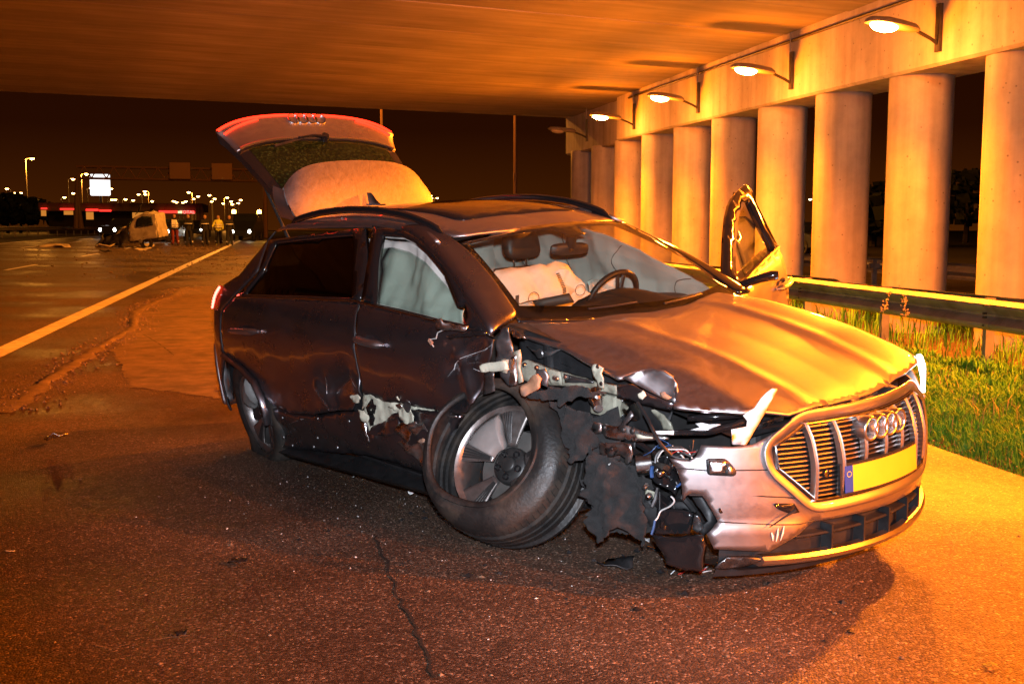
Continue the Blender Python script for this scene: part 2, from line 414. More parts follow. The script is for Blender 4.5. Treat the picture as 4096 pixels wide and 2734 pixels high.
# ---- luminaires on the beam
def luminaire(y, lit, label):
    r = empty('bridge_lamp', (8.5, y, zbeam(y)+.33)); tag(r, label, 'lamp', 'sodium lamps along the bridge beam')
    m = MB(); m.box((-.03,0,.15), (.05,.10,.62)); m.tube([(-.03,0,-.06),(-.18,-.05,.0),(-.40,-.1,.07)], .025, 8); m.build('bracket', 'dark_steel', r, bevel=.004)
    m = MB(); m.tube([(-.045,.03,.42),(-.045,.03,1.0)], .012, 6); m.build('cable_pipe', 'galvanised', r, smoothf=True)
    hz = V((-.40,-.1,.085)); d = V((-.97,-.2,.06)).normalized(); sd = V((.2,-.97,0)).normalized(); up = V((0,0,1))
    m = MB(); sec = []
    for t, wd, h0, h1 in ((0,.05,-.02,.05),(.08,.10,-.03,.08),(.3,.125,-.03,.095),(.55,.15,-.02,.10),(.78,.12,-.01,.075),(.84,.05,.0,.04)):
        c_ = hz+d*t; row = []
        for k in range(12):
            a = 2*pi*k/12; sy = sin(a); row.append(c_+sd*cos(a)*wd+up*(h1*sy if sy > 0 else -h0*sy))
        sec.append(row)
    m.add([p for row in sec for p in row], [(i*12+k, i*12+(k+1)%12, (i+1)*12+(k+1)%12, (i+1)*12+k) for i in range(5) for k in range(12)]+[tuple(range(12))[::-1], tuple(60+k for k in range(12))])
    m.build('housing', 'lamp_housing', r, smoothf=True)
    bc = hz+d*.56+up*-.012; m = MB(); vs_ = []; fs_ = []
    NU, NVv = 16, 6
    for j in range(NVv+1):
        ph = j/NVv*pi/2
        for k in range(NU):
            a = 2*pi*k/NU; vs_.append(bc+d*(.21*cos(a)*cos(ph))+sd*(.125*sin(a)*cos(ph))-up*(.085*sin(ph)))
    for j in range(NVv):
        for k in range(NU): fs_.append((j*NU+k, j*NU+(k+1)%NU, (j+1)*NU+(k+1)%NU, (j+1)*NU+k))
    m.add(vs_, fs_); m.build('glass_bowl', 'lamp_glow' if lit else 'lamp_bowl_off', r, smoothf=True)
    if lit:
        ld = bpy.data.lights.new('lamp_light', 'SPOT'); ld.energy = 7600; ld.color = SODIUM; ld.spot_size = radians(176); ld.spot_blend = 1.0; ld.shadow_soft_size = .12
        lo = bpy.data.objects.new('lamp_light', ld); COL.objects.link(lo); lo.parent = r; lo.location = bc-up*.16
        lo.rotation_euler = (0, radians(36), 0)
        ld2 = bpy.data.lights.new('lamp_glow_light', 'POINT'); ld2.energy = 270; ld2.color = SODIUM; ld2.shadow_soft_size = .10
        lo2 = bpy.data.objects.new('lamp_glow_light', ld2); COL.objects.link(lo2); lo2.parent = r; lo2.location = bc-up*.34
ORD = ['nearest','second nearest','third','fourth']
for k in range(-6, 5):
    y = 12.78+4.2*k+.15
    lit = k < 4 and k != -2
    if 0 <= k < 4: lab = 'glowing amber lamp on the bridge beam, %s to the camera' % ORD[k] if k < 2 else 'glowing amber lamp on the bridge beam, %s in the row from the right' % ORD[k]
    elif k == 4: lab = 'unlit lamp at the far end of the bridge beam'
    else: lab = ('amber' if lit else 'unlit')+' lamp on the bridge beam beyond the right edge of the picture, %s past it' % ['first','second','third','fourth','fifth','sixth'][-k-1]
    luminaire(y, lit, lab)
# ================================================================ guard rails
WPROF = [(0,-.155),(.008,-.15),(.045,-.135),(.08,-.115),(.083,-.085),(.06,-.06),(.02,-.03),(.0,-.01),(.0,.01),(.02,.03),(.06,.06),(.083,.085),(.08,.115),(.045,.135),(.008,.15),(0,.155)]
WPROF = WPROF + [(p[0]-.004, p[1]) for p in WPROF[::-1]]
def guardrail(name, X, y0, y1, side, label, zc=.60, post=2.0, bolts=True, m='galvanised', double=None):
    r = empty(name, (X, y0, G(X, y0))); tag(r, label, 'guard rail')
    inv = V((X, y0, G(X, y0)))
    y = y0; k = 0
    while y < y1:
        ya, yb = y, min(y+4.06, y1); off = .006*(k % 2)
        b = MB(); b.sweep([(side*(p[0]+off), p[1]) for p in WPROF], lambda t: (V((X, ya+(yb-ya)*t, G(X, ya+(yb-ya)*t)+zc))-inv, (1,0,0), (0,0,1)), 4)
        b.build('rail', m, r, smoothf=True, auto=35)
        if double:
            b = MB(); b.sweep([(-side*(p[0]+off), p[1]) for p in WPROF], lambda t: (V((X-side*double, ya+(yb-ya)*t, G(X, ya)+zc))-inv, (1,0,0), (0,0,1)), 4)
            b.build('rail', m, r, smoothf=True, auto=35)
        if bolts:
            for dz in (.1, .02, -.1, -.02):
                b = MB(); b.tube([V((X+side*.055, ya+.08, G(X, ya)+zc+dz*1.0))-inv, V((X+side*.096, ya+.08, G(X, ya)+zc+dz))-inv], .012, 6); b.build('bolt', 'dark_steel', r)
        y += 4.0; k += 1
    y = y0+.4
    while y < y1:
        b = MB(); pz = G(X, y)
        w = double/2 if double else .12
        b.sweep([(-.05,-.03),(.05,-.03),(.05,-.022),(-.042,-.022),(-.042,.022),(.05,.022),(.05,.03),(-.05,.03)], lambda t: (V((X-side*w, y, pz-.25+t*1.0))-inv, (1,0,0), (0,1,0)), 1)
        b.build('post', m, r)
        b = MB(); b.box(V((X-side*w, y, pz+zc))-inv, (2*w-.01, .08, .10)); b.build('spacer', m, r)
        y += post
    return r
guardrail('guard_rail', 7.0, -2.5, 50, -1, 'grey steel guard rail beside the grass in front of the columns', .60, 2.0, True, double=.42)
guardrail('guard_rail', 12.2, 0, 90, 1, 'dark guard rail behind the columns beside the other road', .62, 4.0, False)
guardrail('guard_rail', -20.5, 30, 130, 1, 'pale guard rail on the far left side of the road', .62, 4.0, False)
# ================================================================ grass verge
mat('black_plastic', (.018,.018,.019), .48, var=.3, vs=14, rvar=.12)
mat('grass', (.075,.26,.020), .6, var=.5, vs=3, vd=5, spec=.3)
mat('grass_dry', (.22,.22,.06), .7, var=.4, vs=5, spec=.3)
mat('seed_head', (.30,.21,.12), .8, var=.3, vs=20)
mat('plant_leaf', (.06,.10,.02), .55, var=.3, vs=6)
def grass(name, m, x0, x1, y0, y1, n, h0, h1, seed, label, dens=None):
    rnd = random.Random(seed); b = MB(); vs_ = []; fs_ = []
    for i in range(n):
        x = rnd.uniform(x0, x1); y = y0+(y1-y0)*rnd.random()**1.5
        if dens and rnd.random() > dens(x, y): continue
        cl = .55+.9*max(0, n3((x, y, 0), 1.6, seed)+.25)
        edge = smooth((x-x0-.10*n3((y, 0, 0), 1.3))/.25)*.75+.25
        h = rnd.uniform(h0, h1)*cl*edge; a = rnd.uniform(0, 2*pi); ln = rnd.uniform(.1, .75)*h; w = rnd.uniform(.0026, .0058)*(1+.10*max(0, y-6))
        dx, dy = cos(a), sin(a); px, py = -dy*w, dx*w; z = G(x, y)-.03
        k = len(vs_)
        vs_ += [(x-px, y-py, z), (x+px, y+py, z), (x+dx*ln*.3-px*.8, y+dy*ln*.3-py*.8, z+h*.6), (x+dx*ln*.3+px*.8, y+dy*ln*.3+py*.8, z+h*.6), (x+dx*ln, y+dy*ln, z+h*(.95-.25*rnd.random()))]
        fs_ += [(k, k+1, k+3, k+2), (k+2, k+3, k+4)]
    b.add(vs_, fs_); o = b.build(name, m, smoothf=True, auto=None); tag(o, label, 'grass', None, 'stuff'); return o
grass('verge_grass', 'grass', 4.42, 7.3, 3.2, 24, 150000, .05, .20, 5, 'green roadside grass growing between the shoulder and the guard rail')
grass('dry_grass', 'grass_dry', 4.45, 7.3, 3.2, 22, 6000, .06, .22, 9, 'dry straw blades scattered through the roadside grass')
grass('verge_grass', 'grass', 7.3, 11.5, 4, 40, 14000, .15, .5, 15, 'dark rough grass growing around the feet of the columns')
def stalk(x, y, h, lean, label):
    r = empty('grass_stalk', (x, y, G(x, y)-.03)); tag(r, label, 'plant', 'seed stalks by the guard rail')
    pts = [(lean*t*t*h, .1*lean*t*h, h*t) for t in [i/6 for i in range(7)]]
    m = MB(); m.tube(pts, [.0035*(1-.6*i/6) for i in range(7)], 5); m.build('stem', 'grass_dry', r)
    rnd = random.Random(int(x*100)); m = MB()
    for i in range(26):
        t = .72+.28*rnd.random(); p = V((lean*t*t*h, .1*lean*t*h, h*t)); a = rnd.uniform(0, 6.28); L_ = .035*(1.15-t)*3*rnd.random()+.008
        q = p+V((cos(a)*L_, sin(a)*L_, .012)); m.tube([p, q], [.001, .0015], 3); m.box(q, (.010,.010,.016), Matrix.Rotation(a, 3, 'Y'))
    m.build('seed_head', 'seed_head', r)
for i, (x, y, h, l, lab) in enumerate([(6.35,10.6,.80,.15,'tall pale seed stalk just beyond the bonnet, left one of two'),(6.25,9.85,.82,-.1,'tall pale seed stalk just beyond the bonnet, right one of two'),(6.5,8.4,.55,.2,'short seed stalk in front of the guard rail middle'),(6.6,7.7,.62,.25,'thin seed stalk near the right end of the guard rail')]): stalk(x, y, h, l, lab)
# gritty dirt swept along the shoulder and the pushed sand behind the wreck
mat('grit', (.20,.15,.10), .85, var=.5, vs=30)
def grit(name, path, width, n, s0, s1, label, seed=1, m='grit'):
    rnd = random.Random(seed); b = MB()
    segs = [V((*p, 0)) for p in path]; ls = [(segs[i+1]-segs[i]).length for i in range(len(segs)-1)]; tot = sum(ls)
    for i in range(n):
        t = rnd.random()*tot; j = 0
        while t > ls[j] and j < len(ls)-1: t -= ls[j]; j += 1
        p = segs[j].lerp(segs[j+1], t/ls[j]); d = (segs[j+1]-segs[j]).normalized(); nn = V((-d.y, d.x, 0))
        p = p+nn*rnd.gauss(0, width); s = rnd.uniform(s0, s1)*(.5+rnd.random()**3)
        z = G(p.x, p.y); R_ = Matrix.Rotation(rnd.uniform(0, 6.28), 3, 'Z') @ Matrix.Rotation(rnd.uniform(-.4, .4), 3, 'X')
        P = [R_ @ V((s*q[0]*rnd.uniform(.6,1.2), s*q[1]*rnd.uniform(.6,1.2), s*q[2]*.55)) + V((p.x, p.y, z+s*.2)) for q in ((1,0,0),(-1,0,0),(0,1,0),(0,-1,0),(0,0,1),(0,0,-1))]
        b.add(P, [(0,2,4),(2,1,4),(1,3,4),(3,0,4),(2,0,5),(1,2,5),(3,1,5),(0,3,5)])
    o = b.build(name, m); tag(o, label, 'grit', None, 'stuff'); return o
GP = [(-2.245,9.168,0.028), (-2.273,10.633,0.040), (-2.258,12.368,0.057), (-2.254,13.567,0.067), (-2.163,16.081,0.091), (-2.480,18.886,0.115), (-2.442,21.029,0.134), (-2.261,22.712,0.150), (-2.264,25.635,0.176), (-1.656,25.533,0.175)]
GP = [p[:2] for p in GP]
mat('sand', (.115,.085,.06), .95, var=.5, vs=9, vd=8, bump=.5, bs=60)
# low ridge of pushed sand
b = MB(); rows = []; rnd = random.Random(4)
path = densify(GP, .12, False)
for i, p in enumerate(path):
    d = V((path[min(i+1, len(path)-1)][0]-path[max(i-1,0)][0], path[min(i+1, len(path)-1)][1]-path[max(i-1,0)][1], 0)).normalized(); nn = V((-d.y, d.x, 0))
    t = i/(len(path)-1); w = (.05+.08*abs(n3((p[0], p[1], 0), 1.3))*2)*(1+.7*t); hh = (.012+.018*abs(n3((p[0], p[1], 3), 2.1)))*min(1, 8*(1-t)+.05)*min(1, 10*t+.05)
    for s, k in ((-1,0),(-.55,.45),(-.15,1),(.2,.9),(.6,.4),(1,0)):
        q = V((*p, 0))+nn*(s*w+rnd.uniform(-.02,.02)); b.v.append((q.x, q.y, G(q.x, q.y)+.003*(1 if k else -1)+k*hh*rnd.uniform(.6,1.3)))
for i in range(len(path)-1):
    for k in range(5): b.f.append((i*6+k, (i+1)*6+k, (i+1)*6+k+1, i*6+k+1))
o = b.build('sand_ridge', 'sand', smoothf=True, auto=None); tag(o, 'low winding ridge of pushed sand and dirt along the shoulder', 'sand', None, 'stuff')
grit('sand_crumbs', GP, .16, 4200, .005, .020, 'brown crumbs of grit strewn along the sand ridge', 3)
grit('road_grit', [(-2, 30), (-8, 70)], 2.2, 1500, .015, .06, 'small crash fragments scattered over the distant lanes', 6)
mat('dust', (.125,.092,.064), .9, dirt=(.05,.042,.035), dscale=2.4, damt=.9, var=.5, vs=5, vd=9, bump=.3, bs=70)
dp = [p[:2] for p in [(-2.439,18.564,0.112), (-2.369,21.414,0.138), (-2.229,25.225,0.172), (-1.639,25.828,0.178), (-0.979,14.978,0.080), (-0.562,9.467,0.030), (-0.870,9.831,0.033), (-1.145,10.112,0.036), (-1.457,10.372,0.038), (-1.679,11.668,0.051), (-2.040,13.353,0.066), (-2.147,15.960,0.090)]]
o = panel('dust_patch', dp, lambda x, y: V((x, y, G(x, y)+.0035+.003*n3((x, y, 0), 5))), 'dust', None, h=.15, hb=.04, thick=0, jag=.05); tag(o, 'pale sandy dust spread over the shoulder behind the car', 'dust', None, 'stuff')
mat('crack', (.008,.007,.006), .9)
def ground_mark(name, pts, wd, m_, label, jag=.012, seed=2):
    rnd = random.Random(seed); P = densify([p[:2] for p in pts], .06, False); b = MB()
    for i, p in enumerate(P):
        d = V((P[min(i+1, len(P)-1)][0]-P[max(i-1, 0)][0], P[min(i+1, len(P)-1)][1]-P[max(i-1, 0)][1], 0)).normalized(); nn = V((-d.y, d.x, 0)); ww = wd*rnd.uniform(.4, 1.2); j = rnd.uniform(-jag, jag)
        for s in (-1, 1): q = V((*p, 0))+nn*(j+s*ww); b.v.append((q.x, q.y, G(q.x, q.y)+.004))
    b.f += [(2*i, 2*i+1, 2*i+3, 2*i+2) for i in range(len(P)-1)]; o = b.build(name, m_); tag(o, label, None, None, 'structure'); return o
ground_mark('road_crack', [(0.401,5.145,-0.001), (0.422,4.601,-0.001), (0.428,4.132,-0.001), (0.450,3.826,-0.000), (0.454,3.605,-0.001), (0.451,3.420,-0.001)], .006, 'crack', 'dark crack running through the asphalt in front of the car')
ground_mark('scrape_mark', [(-0.701,3.933,-0.001), (-0.635,3.923,-0.001), (-0.578,3.932,-0.001)], .005, 'grit', 'pale scrape in the asphalt at lower left', .02); ground_mark('scrape_mark', [(-0.499,3.949,-0.001), (-0.441,3.958,-0.001), (-0.373,3.961,-0.001)], .005, 'grit', 'second pale scrape in the asphalt at lower left', .02, 5)
ground_mark('tyre_track', [(-1.898,15.157,0.081), (-1.559,13.938,0.071), (-1.272,12.738,0.061)], .010, 'soil', 'thin dark scuff crossing the dust patch', .004, 7)
mat('glass_bits', (.75,.78,.78), .2, coat=1)
grit('glass_crumbs', [(.2, 6.6), (.9, 4.6), (2.0, 4.1)], .45, 170, .003, .007, 'white glass and plastic crumbs around the torn wheel', 14, 'glass_bits')
grit('plastic_crumbs', [(.4, 5.6), (1.2, 4.3), (2.3, 3.7)], .35, 90, .008, .022, 'dark plastic crumbs strewn in front of the torn corner', 24, 'black_plastic')
grit('road_grit', [(-3, 2.4), (3.6, 9)], 3.0, 900, .004, .011, 'fine stone chips lying on the wet shoulder', 8)
# ================================================================ the wrecked car
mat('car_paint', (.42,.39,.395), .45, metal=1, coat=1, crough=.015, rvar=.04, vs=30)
mat('car_paint_dirty', (.24,.23,.255), .30, metal=.96, coat=.9, crough=.08, rvar=.06, vs=7)  # the body paint again, colour darkened to stand for the shaded side
mat('gloss_black', (.010,.010,.011), .12, coat=1, crough=.03)
mat('black_felt', (.019,.018,.018), .95, var=.6, vs=22, vd=8, bump=.8, bs=160, sheen=.05)
mat('rubber', (.022,.021,.020), .62, var=.35, vs=12, vd=6, bump=.12, bs=90, dirt=(.10,.075,.055), dscale=5, damt=.55)
mat('rubber_worn', (.014,.013,.0125), .5, var=.4, vs=9, vd=8, bump=.2, bs=70, rvar=.12, dirt=(.10,.07,.05), dscale=3.2, damt=.6)
mat('alloy', (.27,.25,.24), .36, metal=.85, var=.25, vs=7, rvar=.12, dirt=(.10,.08,.065), dscale=6, damt=.6)
mat('alloy_dark', (.05,.048,.047), .45, metal=.6, var=.3, vs=10)
mat('chrome', (.78,.78,.78), .10, metal=1)
mat('chrome_dark', (.42,.41,.40), .22, metal=1, rvar=.06, vs=20)
mat('torn_metal', (.74,.73,.72), .30, metal=1, var=.2, vs=12, rvar=.14, dirt=(.12,.10,.09), dscale=7, damt=.4)
mat('primer', (.36,.35,.27), .5, metal=.1, var=.25, vs=9, vd=6, rvar=.15, dirt=(.09,.075,.055), dscale=5, damt=.8)
mat('primer_pale', (.62,.60,.47), .45, var=.2, vs=8, rvar=.12, dirt=(.16,.14,.10), dscale=6, damt=.5)
mat('grey_metal', (.20,.20,.205), .36, metal=.85, var=.35, vs=8, rvar=.15, dirt=(.05,.045,.04), dscale=5, damt=.8)
mat('white_plastic', (.80,.80,.80), .4, var=.05)
mat('rust_scrape', (.42,.20,.11), .8, var=.4, vs=14, dirt=(.14,.14,.15), dscale=9, damt=.9)
mat('wire_blue', (.03,.08,.22), .4); mat('wire_white', (.6,.6,.58), .5); mat('wire_red', (.5,.04,.03), .5)
mat('brake', (.30,.28,.26), .4, metal=.8, var=.3, vs=8)
mat('caliper_white', (.22,.21,.20), .55, var=.2, vs=9)
mat('airbag', (.62,.59,.53), .85, var=.08, vs=5, bump=.12, bs=30, dirt=(.42,.36,.26), dscale=4, damt=.5)
mat('airbag_grey', (.62,.555,.50), .85, var=.10, vs=4, bump=.1, bs=24)
mat('thread', (.05,.05,.05), .9)
mat('leather', (.020,.017,.015), .45, var=.2, vs=25, bump=.08, bs=150)
mat('dash', (.028,.022,.018), .6, var=.2, vs=20, bump=.1, bs=180)
mat('plate_yellow', (.78,.52,.03), .45, var=.05)
mat('plate_blue', (.02,.06,.34), .45)
mat('red_light', (.5,.01,.01), .25, emit=(1,.018,.006), es=6)
mat('red_mid', (.4,.01,.006), .15, coat=1, emit=(1,.045,.008), es=1.7)
mat('red_dark', (.25,.008,.006), .15, coat=1, emit=(1,.06,.01), es=.30)
mat('red_led', (.8,.1,.1), .25, emit=(1,.10,.07), es=9)
mat('headlamp_white', (.9,.9,.9), .2, emit=(1,.97,.95), es=4.5)
mat('lip_paint', (.52,.48,.45), .34, metal=1, coat=1, crough=.04)
def glass_mat(name, tint, rough=0, mixr=.88, drops=0):
    m = bpy.data.materials.new(name); m.use_nodes = True; MATS[name] = m
    N = m.node_tree.nodes; L = m.node_tree.links; N.remove(N['Principled BSDF']); out = N['Material Output']
    tr = N.new('ShaderNodeBsdfTransparent'); tr.inputs[0].default_value = (*tint, 1)
    gl = N.new('ShaderNodeBsdfGlossy'); gl.inputs['Roughness'].default_value = rough; gl.inputs[0].default_value = (1,1,1,1)
    lw = N.new('ShaderNodeLayerWeight'); lw.inputs['Blend'].default_value = .5
    pw = N.new('ShaderNodeMath'); pw.operation = 'POWER'; L.new(lw.outputs['Facing'], pw.inputs[0]); pw.inputs[1].default_value = 5
    fr = N.new('ShaderNodeMapRange'); fr.inputs['To Min'].default_value = .045; fr.inputs['To Max'].default_value = 1.0; L.new(pw.outputs[0], fr.inputs['Value'])
    mx = N.new('ShaderNodeMixShader'); L.new(fr.outputs[0], mx.inputs[0]); L.new(tr.outputs[0], mx.inputs[1]); L.new(gl.outputs[0], mx.inputs[2])
    if drops:
        t = N.new('ShaderNodeTexCoord'); v = N.new('ShaderNodeTexVoronoi'); v.inputs['Scale'].default_value = 95; L.new(t.outputs['Object'], v.inputs['Vector'])
        r = N.new('ShaderNodeMapRange'); r.inputs['From Min'].default_value = .1; r.inputs['From Max'].default_value = .4; r.inputs['To Min'].default_value = 1; r.inputs['To Max'].default_value = 0; L.new(v.outputs['Distance'], r.inputs['Value'])
        bp = N.new('ShaderNodeBump'); bp.inputs['Strength'].default_value = .45; bp.inputs['Distance'].default_value = .003; L.new(r.outputs[0], bp.inputs['Height'])
        L.new(bp.outputs[0], gl.inputs['Normal'])
        # sparse bright beads
        df = N.new('ShaderNodeBsdfDiffuse'); df.inputs[0].default_value = (.075,.12,.03,1)
        n = N.new('ShaderNodeTexNoise'); n.inputs['Scale'].default_value = 60; n.inputs['Detail'].default_value = 3; L.new(t.outputs['Object'], n.inputs['Vector'])
        q = N.new('ShaderNodeMapRange'); q.inputs['From Min'].default_value = .50; q.inputs['From Max'].default_value = .66; q.inputs['To Min'].default_value = .08; q.inputs['To Max'].default_value = drops; L.new(n.outputs['Fac'], q.inputs['Value'])
        m2 = N.new('ShaderNodeMixShader'); L.new(q.outputs[0], m2.inputs[0]); L.new(mx.outputs[0], m2.inputs[1]); L.new(df.outputs[0], m2.inputs[2]); mx = m2
    L.new(mx.outputs[0], out.inputs['Surface'])
    return m
glass_mat('windscreen_glass', (.90,.93,.90)); glass_mat('door_glass', (.86,.93,.90)); glass_mat('privacy_glass', (.11,.12,.11)); glass_mat('tailgate_glass', (.10,.12,.05), .05, drops=.4); glass_mat('lens', (.85,.85,.85))

CAR_R = Matrix.Rotation(-.8795-radians(11.957), 3, 'Z') @ Matrix.Rotation(.0248, 3, 'Y') @ Matrix.Rotation(.0497, 3, 'X')
CAR_O = V((.053*cos(radians(11.957))+6.21*sin(radians(11.957)), -.053*sin(radians(11.957))+6.21*cos(radians(11.957)), 0))
car = empty('crashed_car', CAR_O); car.rotation_euler = CAR_R.to_euler()
tag(car, 'crashed grey metallic electric car with smashed right front, open tailgate and open door', 'car')
ZW = [.15,.25,.4,.6,.75,.9,1.0,1.08,1.12,1.3,1.5,1.58]; WW = [.88,.90,.935,.955,.965,.96,.945,.915,.89,.79,.665,.60]
def w(x, z): return ip(z, ZW, WW) - .10*max(0, (-1.3-x)/1.2)**2 - .16*max(0, (x-1.0)/1.3)**2
def ws(x, z):  # smoothed
    t = smooth((z-.92)/.16); a = (w(x, z-.02)+2*w(x, z)+w(x, z+.02))/4
    if t >= 1: return a
    return a*t+(1-t)*sum(w(x, min(1.07, z+k*.035))*c for k, c in ((-3,1),(-2,2),(-1,3),(0,4),(1,3),(2,2),(3,1)))/16
XZ = [.1,.2,.27,.35,.5,.65,.75,.85,.92]; XX = [2.29,2.33,2.355,2.355,2.365,2.355,2.335,2.29,2.23]
def xf(y, z):
    y = abs(y); return (ip(z-.02, XZ, XX)+2*ip(z, XZ, XX)+ip(z+.02, XZ, XX))/4 - .42*y*y - .25*y**6
BX = [.5,.9,1.27,1.57,1.8,2.0,2.13,2.22,2.27,2.31]; BZ = [1.14,1.12,1.105,1.06,1.01,.95,.905,.865,.83,.79]
def lift(y, z): return .055*max(0, y)*smooth((z-.70)/.2)
def zb(x, y):
    z = (ip(x-.05, BX, BZ)+2*ip(x, BX, BZ)+ip(x+.05, BX, BZ))/4; a = abs(y); z -= .025*(a/.6)**2
    if a > .6: z -= .30*(a-.6)
    return z + lift(y, z) + .03*smooth((y-.2)/.4)
def seg_d(x, z, a, b):
    vx, vz = b[0]-a[0], b[1]-a[1]; t = max(0, min(1, ((x-a[0])*vx+(z-a[1])*vz)/(vx*vx+vz*vz))); return math.hypot(x-a[0]-t*vx, z-a[1]-t*vz)
C1 = (-0.523,0.628); C2 = (-0.342,0.705); C3 = (0.770,0.897)
K1 = ((-0.678,0.621), (-0.532,0.511)); K2 = ((-0.571,0.703), (-0.588,0.593)); K3 = ((-0.285,0.752), (-0.169,0.672)); K4 = ((-0.588,0.593), (-0.308,0.738)); K5 = ((0.619,0.878), (0.842,1.023)); K6 = ((0.670,0.957), (0.798,0.756))
def dent(x, z):
    d = .045*gauss(((x-C1[0])/.17)**2+((z-C1[1])/.12)**2) + .03*gauss(((x-C2[0])/.10)**2+((z-C2[1])/.10)**2)
    d += .05*gauss(((x-C3[0])/.22)**2+((z-C3[1])/.20)**2)
    for (a, b), amp, wd in ((K1,.030,.05),(K2,.018,.03),(K3,.022,.035),(K4,-.014,.03),(K5,-.016,.04),(K6,.03,.06)):
        q = seg_d(x, z, a, b); d -= amp*max(0, 1-q/wd)
    d += .0022*n3((x, z, 0), 3.1) + .003*n3((x, z, 5), 7)*smooth((.85-z)/.2) + .012*smooth((.75-z)/.25)*n3((x, z, 2), 5.5)
    return d
def SR(x, z, off=0, dn=1): return V((x, -(ws(x, z)+off-(dent(x, z)*dn if dn else 0)), z))
def SL(x, z, off=0): return V((x, ws(x, z)+off, z+lift(.9, z)))
def FR(y, z, off=0): return V((xf(y, z)+off, y, z+lift(y, z)*.5))
part = lambda *a, **k: panel(*a, **k)
# ---- inner shell: floor, firewall, bulkheads, inner sides (dark)
m = MB()
m.box((-.45,0,.26), (3.1,1.55,.12)); m.box((1.02,0,.66), (.06,1.36,.75)); m.box((-1.75,0,.55), (.95,1.25,.5)); m.box((1.55,0,.34),(1.1,.9,.16))
o = m.build('floor_pan', 'black_plastic', car, bevel=.02)
for s in (1,-1):
    fn = (lambda x, z: V((x, s*(ws(x, z)-.085), z+(lift(.9, z) if s > 0 else 0))))
    out = [(-2.2,.3),(-1.95,.72),(-1.7,.80),(-1.25,.78),(-1.02,.35),(-1.0,.24),(.42,.26),(.50,.62),(.80,.80),(.80,1.04),(.5,1.06),(-1.9,1.06),(-2.2,1.0)]
    part('inner_side', out, fn, 'black_plastic', car, h=.12, thick=.01, flip=s > 0)
# ---- right rear door
rd = [(-1.770,1.060), (-0.956,1.111), (-0.286,1.141), (-0.233,0.984), (-0.234,0.915), (-0.192,0.781), (-0.172,0.678), (-0.163,0.644), (-0.270,0.592), (-0.309,0.544), (-0.496,0.511), (-0.732,0.453), (-1.056,0.409), (-1.267,0.421), (-1.357,0.463), (-1.434,0.555), (-1.589,0.618), (-1.794,0.650), (-1.889,0.673), (-1.943,0.692), (-1.963,0.828), (-1.953,0.939), (-1.916,0.974)]
rdo = part('rear_door', rd, lambda x, z: SR(x, z), 'car_paint_dirty', car, h=.024, hb=.018, thick=.006, rim='black_plastic')  # car_paint_dirty is the body paint darkened for the shaded side, here and below
rdo['label'] = 'dark rear passenger door dented above the sill'
fd = [(-0.267,1.140), (0.119,1.124), (0.460,1.106), (0.725,1.086), (0.919,1.063), (0.919,0.997), (0.879,0.917), (0.817,0.759), (0.743,0.699), (0.679,0.682), (0.478,0.676), (0.299,0.668), (0.195,0.664), (0.048,0.653), (-0.078,0.671), (-0.140,0.658), (-0.147,0.682), (-0.177,0.783), (-0.217,0.910), (-0.219,0.985)]
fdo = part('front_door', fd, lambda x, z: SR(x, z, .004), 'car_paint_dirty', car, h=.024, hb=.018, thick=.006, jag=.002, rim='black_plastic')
fdo['label'] = 'dark front passenger door crumpled at its front edge'
# ---- sill
sl = [(-1.324,0.388), (-1.263,0.407), (-1.059,0.397), (-0.735,0.441), (-0.486,0.501), (-0.297,0.536), (-0.213,0.551), (-0.207,0.472), (-0.167,0.421), (0.085,0.585), (0.306,0.641), (0.497,0.661), (0.688,0.672), (0.589,0.564), (0.406,0.376), (0.322,0.305), (0.027,0.306), (-0.235,0.290), (-0.686,0.220), (-1.190,0.143), (-1.364,0.118), (-1.378,0.251)]
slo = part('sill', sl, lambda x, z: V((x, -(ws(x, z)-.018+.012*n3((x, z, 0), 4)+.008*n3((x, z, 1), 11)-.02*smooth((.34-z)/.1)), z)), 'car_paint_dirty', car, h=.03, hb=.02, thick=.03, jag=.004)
m = MB(); m.sweep([(0,0),(.05,-.04),(.16,-.05),(.16,.03)], lambda t: (V((-1.30+1.95*t, -.90, .115+.105*min(1,t*1.1))), (0,1,0), (0,0,1)), 8); m.build('sill_underside', 'black_plastic', car, smoothf=True)
for px in [(-1.260,-0.893,0.212), (-0.793,-0.911,0.294), (-0.573,-0.907,0.276), (-0.874,-0.895,0.222), (-1.161,-0.886,0.176), (-0.731,-0.938,0.425), (-1.199,-0.925,0.352), (-0.367,-0.943,0.471)]:
    m = MB(); m.lathe([(0,.006),(.010,.005),(.013,0)], 10, Matrix.Translation(V(px)+V((0,.012,0))) @ Matrix.Rotation(pi/2, 4, 'X')); m.build('clip', 'grey_metal', slo, smoothf=True)
# ---- right rear quarter, arch and bumper corner
qp = [(-1.938,0.972), (-1.978,0.937), (-1.990,0.825), (-1.969,0.687), (-1.919,0.669), (-1.997,0.589), (-2.084,0.460), (-2.084,0.295), (-2.054,0.253), (-2.238,0.325), (-2.285,0.457), (-2.253,0.571), (-2.226,0.683), (-2.177,0.831), (-2.172,0.892), (-2.156,0.953), (-2.064,0.967), (-2.039,1.066), (-2.065,1.113), (-1.863,1.192), (-1.719,1.353), (-1.628,1.480), (-1.673,1.423), (-1.610,1.232), (-1.807,1.060)]
def quarter(x, z):
    yy = ws(x, z); yy -= .22*max(0, (-2.08-x)/.25)**2*.6
    return V((x, -yy, z))
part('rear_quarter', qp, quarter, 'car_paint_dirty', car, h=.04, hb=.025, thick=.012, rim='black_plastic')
ap = [(-1.906,0.666), (-1.796,0.646), (-1.597,0.610), (-1.445,0.547), (-1.373,0.452), (-1.349,0.376), (-1.375,0.286)]
